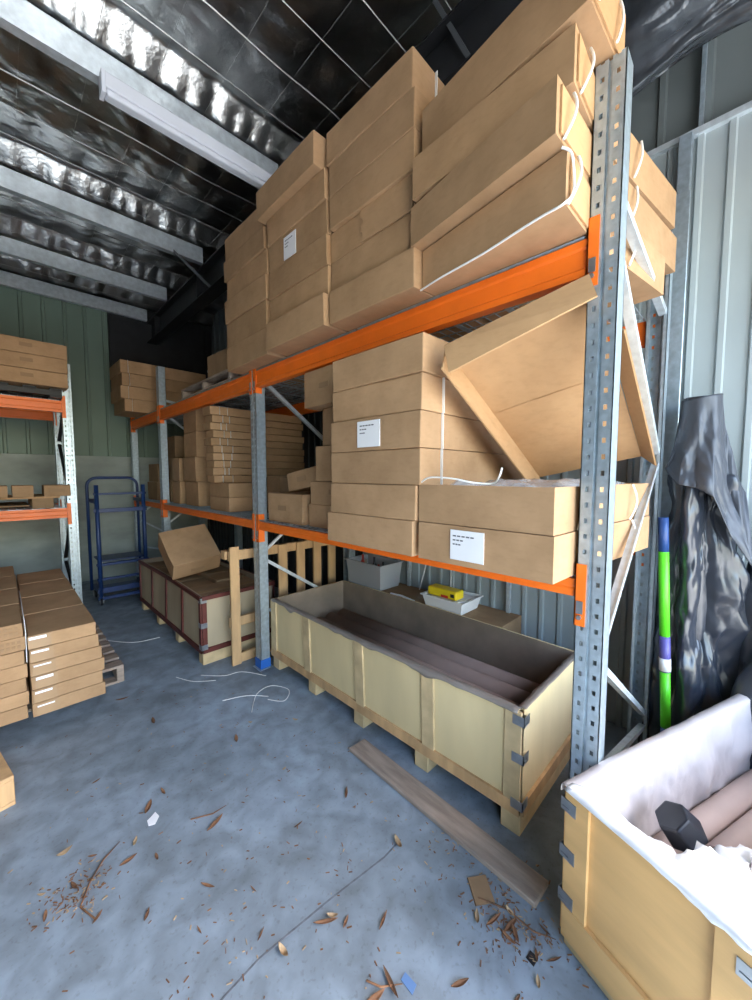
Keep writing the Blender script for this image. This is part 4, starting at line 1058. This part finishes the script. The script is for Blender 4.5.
for xx in (0.03, W_ - 0.03):
    for yy in (0.0, D_):
        q = MB(); q.tube([(xx - 0.012, yy, 0.045), (xx + 0.012, yy, 0.045)], 0.045, 16); wh = q.build('wheel', 'black', tr)
        q = MB(); q.box(xx - 0.02, xx - 0.015, yy - 0.015, yy + 0.015, 0.03, 0.10); q.box(xx + 0.015, xx + 0.02, yy - 0.015, yy + 0.015, 0.03, 0.10); q.build('caster_fork', 'clip', wh)

# pallet corner at the left edge of the picture
tpl = pallet(-1.187, 2.106, 0.0, 1.19, 1.1, 'pale pine pallet lying on the floor at the left edge, only its corner in view', m='pine', hgt=0.14)
tpl.rotation_euler = (0, 0, rad(9.8))

# ------------------------------------------------------------------ right wall: tarp roll, green pole
tp = empty('tarpaulin_roll', (2.36, 0.19, 0), 'tall roll of dark grey plastic sheeting standing draped against the right wall', 'plastic roll')
q = MB()
def roll_fn(u, v):
    a = 2 * PI * u; z = 0.0 + v * 1.86
    rr = 0.068 + 0.012 * fbm(math.cos(a) * 1.2, math.sin(a) * 1.2, z * 2.5, 3) + 0.025 * max(0, 1 - v * 1.3)
    return Vector((rr * math.cos(a), rr * math.sin(a), z))
q.grid(roll_fn, 36, 50); q.build('roll', 'tarp_s', tp)
q = MB()
q.grid(lambda u, v: Vector((0.066 * v * math.cos(2 * PI * u), 0.066 * v * math.sin(2 * PI * u), 1.855 - 0.01 * (1 - v))), 24, 3); q.build('roll_end', 'tarp', tp)
q = MB()
HEM = [(0.00, 0.090, 1.66, 0.03), (0.18, 0.112, 1.53, -0.06), (0.34, 0.060, 1.455, -0.125), (0.52, -0.015, 1.44, -0.15), (0.66, -0.07, 1.40, -0.15), (0.78, -0.135, 1.24, -0.13), (0.90, -0.20, 1.10, -0.08), (1.00, -0.17, 1.42, 0.02)]
def hem_at(u):
    for k in range(len(HEM) - 1):
        if u <= HEM[k + 1][0]:
            t = (u - HEM[k][0]) / (HEM[k + 1][0] - HEM[k][0]); t = t * t * (3 - 2 * t)
            return [HEM[k][i] + (HEM[k + 1][i] - HEM[k][i]) * t for i in (1, 2, 3)]
    return HEM[-1][1:]
def skirt(u, v):     # torn-open end of the sheet, draped from the top of the roll
    a = PI * 0.42 + u * PI * 1.16
    tx, ty, tz = 0.073 * math.cos(a), 0.073 * math.sin(a), 1.858 - 0.01 * math.sin(u * 5)
    hy, hz, hx = hem_at(u)
    e = v ** 1.7
    f = 0.016 * v * math.sin(u * 23 + 2.5 * v + 2 * noise.noise(Vector((u * 3, v * 2, 1)))) + 0.020 * v * fbm(u * 7, v * 4, 2, 3)
    return Vector((tx + (hx - tx) * e + f - 0.004, ty + (hy - ty) * e + 0.5 * f, tz + (hz - tz) * v))
q.grid(skirt, 90, 50); q.build('top_drape', 'tarp', tp, solid=0.003)
q = MB()
def lower(u, v):     # loose sheet hanging to the floor
    a = PI * 0.42 + u * PI * 1.12; z = 1.50 - v * 1.49
    g_ = noise.noise(Vector((u * 2.2, v * 2.5, 11)))
    rr = 0.088 + 0.045 * v + 0.022 * math.sin(u * 15 + v * 5 * g_) * (0.6 + v) + 0.045 * fbm(u * 5, v * 5, 6, 4)
    ys = 1.0 if u < 0.5 else 1.0 + 1.5 * (u - 0.5) * min(1, v * 2)
    return Vector((rr * math.cos(a), rr * math.sin(a) * ys, z))
q.grid(lower, 110, 90); q.build('lower_drape', 'tarp_s', tp, solid=0.003)
def blob_sheet(nm, c, sx, sy, sz, m, seed, label, cat):
    q = MB()
    def fn(u, v):
        a = 2 * PI * u; t = v * PI / 2
        w = 1 + 0.35 * fbm(math.cos(a) * 1.4 + seed, math.sin(a) * 1.4, t * 1.5, 4)
        return Vector((min(sx, sx * math.cos(a) * math.cos(t) * w), sy * math.sin(a) * math.cos(t) * w, sz * math.sin(t) * w))
    q.grid(fn, 44, 24); bmesh.ops.remove_doubles(q.bm, verts=q.bm.verts, dist=0.0008)
    o = q.build(nm, m); o.location = c; return tag(o, label, cat)
blob_sheet('plastic_sheet', (2.36, -0.12, 0.0), 0.13, 0.15, 1.15, 'tarp_s', 3.0, 'crumpled black plastic sheet heaped at the foot of the right wall', 'plastic sheet')
blob_sheet('blue_sheet', (2.40, -0.31, 0.0), 0.13, 0.12, 0.50, 'bluesheet', 7.0, 'blue plastic sheet bunched behind the far corner of the golden crate', 'plastic sheet')

pl = empty('green_pole', (2.17, 0.215, 0), 'lime green pole with navy top leaning by the end of the rack', 'pole')
def pp_(z): s = z / 1.32; return Vector((0.02 + 0.0 * s, 0.010 + 0.066 * s, z))
for nm_, a, b_, m_ in (('tip', 0.0, 0.30, 'navy'), ('lower_sleeve', 0.30, 0.57, 'green'), ('label', 0.57, 0.74, 'violet'), ('upper_sleeve', 0.74, 1.14, 'green'), ('cap', 1.14, 1.30, 'navy')):
    q = MB(); q.tube([pp_(a), pp_(b_)], 0.021 if nm_ != 'label' else 0.0225, 14); q.build(nm_, m_, pl)
q = MB(); q.tube([pp_(0.575), pp_(0.635)], 0.0235, 14); q.build('white_sticker', 'paper', pl)

# ------------------------------------------------------------------ floor bits
q = MB(); q.box(-0.055, 0.055, 0, 1.02, 0, 0.022); q.bevel(0.003, 1)
o = q.build('timber_plank', 'old'); o.location = (1.295, 0.46, 0.0); o.rotation_euler = (0, 0, rad(-2.0))
tag(o, 'weathered timber plank lying on the floor in front of the long crate', 'plank')
q = MB(); q.box(-0.045, 0.045, -0.035, 0.035, 0, 0.004); q.jitter(0.003); o = q.build('cardboard_scrap', 'card_dull'); o.location = (1.16, 0.625, 0.001); o.rotation_euler = (0, 0, 0.9)
tag(o, 'square brown cardboard scrap on the floor beside the timber plank', 'scrap')
def paper(nm, m, pts, loc, label):
    q = MB(); q.hexa([Vector((a, b_, 0)) for a, b_ in pts], [Vector((a, b_, 0.0015)) for a, b_ in pts]); o = q.build(nm, m); o.location = (*loc, 0.001); tag(o, label, 'paper')
paper('paper_scrap', 'paper', [(-0.022, -0.02), (0.0, -0.03), (0.024, 0.0), (0.018, 0.035), (-0.004, 0.02), (-0.02, 0.012)], (0.405, 1.777), 'white torn paper scrap in the middle of the floor')
paper('blue_paper_scrap', 'bluesheet', [(-0.012, -0.025), (0.014, -0.02), (0.012, 0.022), (-0.01, 0.02)], (0.785, 0.650), 'small light blue paper scrap at the bottom edge of the floor')
paper('black_chip', 'black', [(-0.016, -0.012), (0.014, -0.014), (0.016, 0.012), (-0.012, 0.014)], (1.10, 0.415), 'small black plastic chip among the leaves near the golden crate')
# straps on the floor near the second upright
def floor_strap(pts, label):
    q = MB(); P = [Vector((*p, 0.004)) for p in pts]; out = []
    for i in range(len(P) - 1):
        a = P[max(0, i - 1)]; b_ = P[i]; c = P[i + 1]; d = P[min(len(P) - 1, i + 2)]
        for k in range(6):
            t = k / 6; out.append(0.5 * ((2 * b_) + (-a + c) * t + (2 * a - 5 * b_ + 4 * c - d) * t * t + (-a + 3 * b_ - 3 * c + d) * t ** 3))
    out.append(P[-1]); q.tube(out, 0.0021, 5); tag(q.build('strap_offcut', 'strap'), label, 'strap', 'strap offcuts on the floor')
floor_strap([(1.06, 2.17), (1.18, 2.33), (1.30, 2.35), (1.36, 2.22), (1.27, 2.13), (1.20, 2.22)], 'looped white strap offcut on the floor at the second upright')
floor_strap([(0.98, 2.42), (1.12, 2.36), (1.22, 2.25)], 'short straight white strap offcut beside the looped one')
floor_strap([(1.00, 2.85), (1.12, 2.72), (1.24, 2.68), (1.34, 2.50)], 'curved white strap offcut between the propped pallet and second upright')
floor_strap([(0.86, 2.95), (0.93, 2.80), (1.05, 2.70)], 'bent white strap offcut in front of the red edged crate')
floor_strap([(0.60, 4.1), (0.78, 3.85), (0.98, 3.80)], 'long white strap offcut in the aisle before the blue trolley')

def leaf(nm, label, x, y, L, w, m, curl, rz, group, cat='leaf'):
    q = MB()
    def fn(u, v):
        s = math.sin(PI * min(1, u * 0.98 + 0.01)) ** 0.8
        return Vector(((u - 0.5) * L, (v - 0.5) * w * s, 0.002 + curl * ((u - 0.5) ** 2 * 2 + (v - 0.5) ** 2 * 1.2 * s)))
    q.grid(fn, 8, 4); o = q.build(nm, m, solid=0.0006); o.location = (x, y, 0.0015); o.rotation_euler = (0, 0, rz)
    return tag(o, label, cat, group)
lf = leaf('dry_leaf', 'dry brown fallen leaf on the blue grey concrete floor', 0.586, 1.563, 0.09, 0.02, 'leaf', 0.02, 0.4, 'dry brown leaves scattered on the floor')
lf2 = leaf('dry_leaf', 'pale curled dry leaf on the blue grey concrete floor', 1.076, 0.949, 0.060, 0.020, 'leaf2', 0.035, 1.2, 'pale curled leaves scattered on the floor')
spots = [(1.0, 2.1), (0.5, 1.9), (0.36, 1.60), (0.30, 1.66), (0.34, 1.72), (0.41, 1.84), (0.20, 1.75), (0.14, 1.70), (0.10, 1.86), (0.16, 1.50), (0.70, 0.93), (0.77, 0.88), (0.74, 0.95), (1.14, 0.47), (1.12, 0.52), (1.10, 0.56), (1.17, 0.50), (1.08, 0.50), (1.19, 0.43), (1.16, 0.38), (1.05, 0.36), (0.98, 0.42), (0.70, 0.70), (0.74, 0.68), (0.55, 0.98), (0.52, 1.05), (0.58, 1.2), (0.85, 1.3), (0.95, 1.6), (0.45, 1.35), (0.40, 1.22), (1.1, 1.3), (1.2, 1.9), (0.25, 2.2), (0.6, 2.5), (0.9, 2.0), (1.06, 0.60), (1.13, 0.42), (0.90, 0.55), (0.06, 1.62), (0.03, 1.72), (0.28, 1.40), (0.50, 2.9), (0.85, 0.80)]
for i, (x, y) in enumerate(spots):
    src = lf if i % 4 else lf2
    c = src.copy(); COL.objects.link(c); c.location = (x + R.uniform(-.02, .02), y + R.uniform(-.02, .02), 0.0015); c.rotation_euler = (0, 0, R.uniform(0, 6.3)); s = R.uniform(0.35, 0.95); c.scale = (s, s * R.uniform(.6, 1.3), s)
def twig(pts, label):
    q = MB(); q.tube([Vector((*p, 0.004)) for p in pts], [0.0028] * (len(pts) - 1) + [0.001], 5); tag(q.build('twig', 'leaf'), label, 'twig', 'twigs on the floor')
twig([(0.16, 1.50), (0.13, 1.58), (0.17, 1.66), (0.22, 1.72), (0.28, 1.76)], 'thin brown twig by the leaf clump at the lower left of the floor')
twig([(0.70, 0.74), (0.72, 0.70), (0.77, 0.66)], 'bent brown twig at the bottom edge of the floor')
twig([(0.52, 1.66), (0.60, 1.62), (0.66, 1.62)], 'short brown twig in the middle of the floor')
twig([(1.13, 0.62), (1.17, 0.53), (1.17, 0.44), (1.20, 0.38)], 'forked brown twig beside the golden crate')
# fine litter nobody could count
q = MB()
def speck(cx, cy, n, sp, big=1.0):
    for _ in range(n):
        x = R.gauss(cx, sp); y = R.gauss(cy, sp)
        if x > 1.42 or (x > 1.03 and y > 2.9) : continue
        a = R.uniform(0, PI); L = R.uniform(0.004, 0.017) * big; w = R.uniform(0.0015, 0.004) * big
        mx = Matrix.Translation((x, y, 0.001)) @ Matrix.Rotation(a, 4, 'Z'); q.box(-L / 2, L / 2, -w / 2, w / 2, 0, 0.0018, R.choice((0, 0, 1)), mx)
speck(0.13, 1.65, 150, 0.055); speck(1.13, 0.50, 170, 0.06); speck(1.22, 0.75, 60, 0.10); speck(0.7, 1.2, 220, 0.5); speck(0.8, 2.3, 100, 0.6); speck(0.40, 1.05, 50, 0.12); speck(1.24, 0.30, 60, 0.05); speck(1.28, 0.55, 60, 0.06)
tag(q.build('leaf_litter', ['leaf', 'leaf2']), 'fine dry leaf litter strewn over the blue grey floor', 'leaf litter', kind='stuff')

# ------------------------------------------------------------------ light
w = bpy.data.worlds.new('world'); sc.world = w; w.use_nodes = True
nt = w.node_tree; bg = nt.nodes['Background']
sky = nt.nodes.new('ShaderNodeTexSky'); sky.sky_type = 'NISHITA'; sky.sun_disc = False
sky.sun_elevation = rad(50); sky.sun_rotation = rad(150); sky.air_density = 1.3; sky.dust_density = 1.5
nt.links.new(sky.outputs['Color'], bg.inputs['Color']); bg.inputs['Strength'].default_value = 0.55
sun = bpy.data.lights.new('sun', 'SUN'); sun.energy = 12.0; sun.color = (1.0, 0.95, 0.86); sun.angle = rad(0.6)
so = bpy.data.objects.new('sun', sun); COL.objects.link(so)
d = Vector((-0.45, 0.56, -1.0)).normalized(); so.rotation_euler = d.to_track_quat('-Z', 'Y').to_euler(); so.location = (4, -6, 8)
ar = bpy.data.lights.new('door_daylight', 'AREA'); ar.shape = 'RECTANGLE'; ar.size = 3.72; ar.size_y = 3.05; ar.energy = 1
ar.cycles.is_portal = True
ao = bpy.data.objects.new('door_daylight', ar); COL.objects.link(ao); ao.location = (0.56, DY - 0.12, 1.525); ao.rotation_euler = (rad(90), 0, 0)
sc.view_settings.view_transform = 'Standard'; sc.view_settings.look = 'None'; sc.view_settings.gamma = 1.0; sc.view_settings.use_curve_mapping = False
sc.view_settings.exposure = 1.62
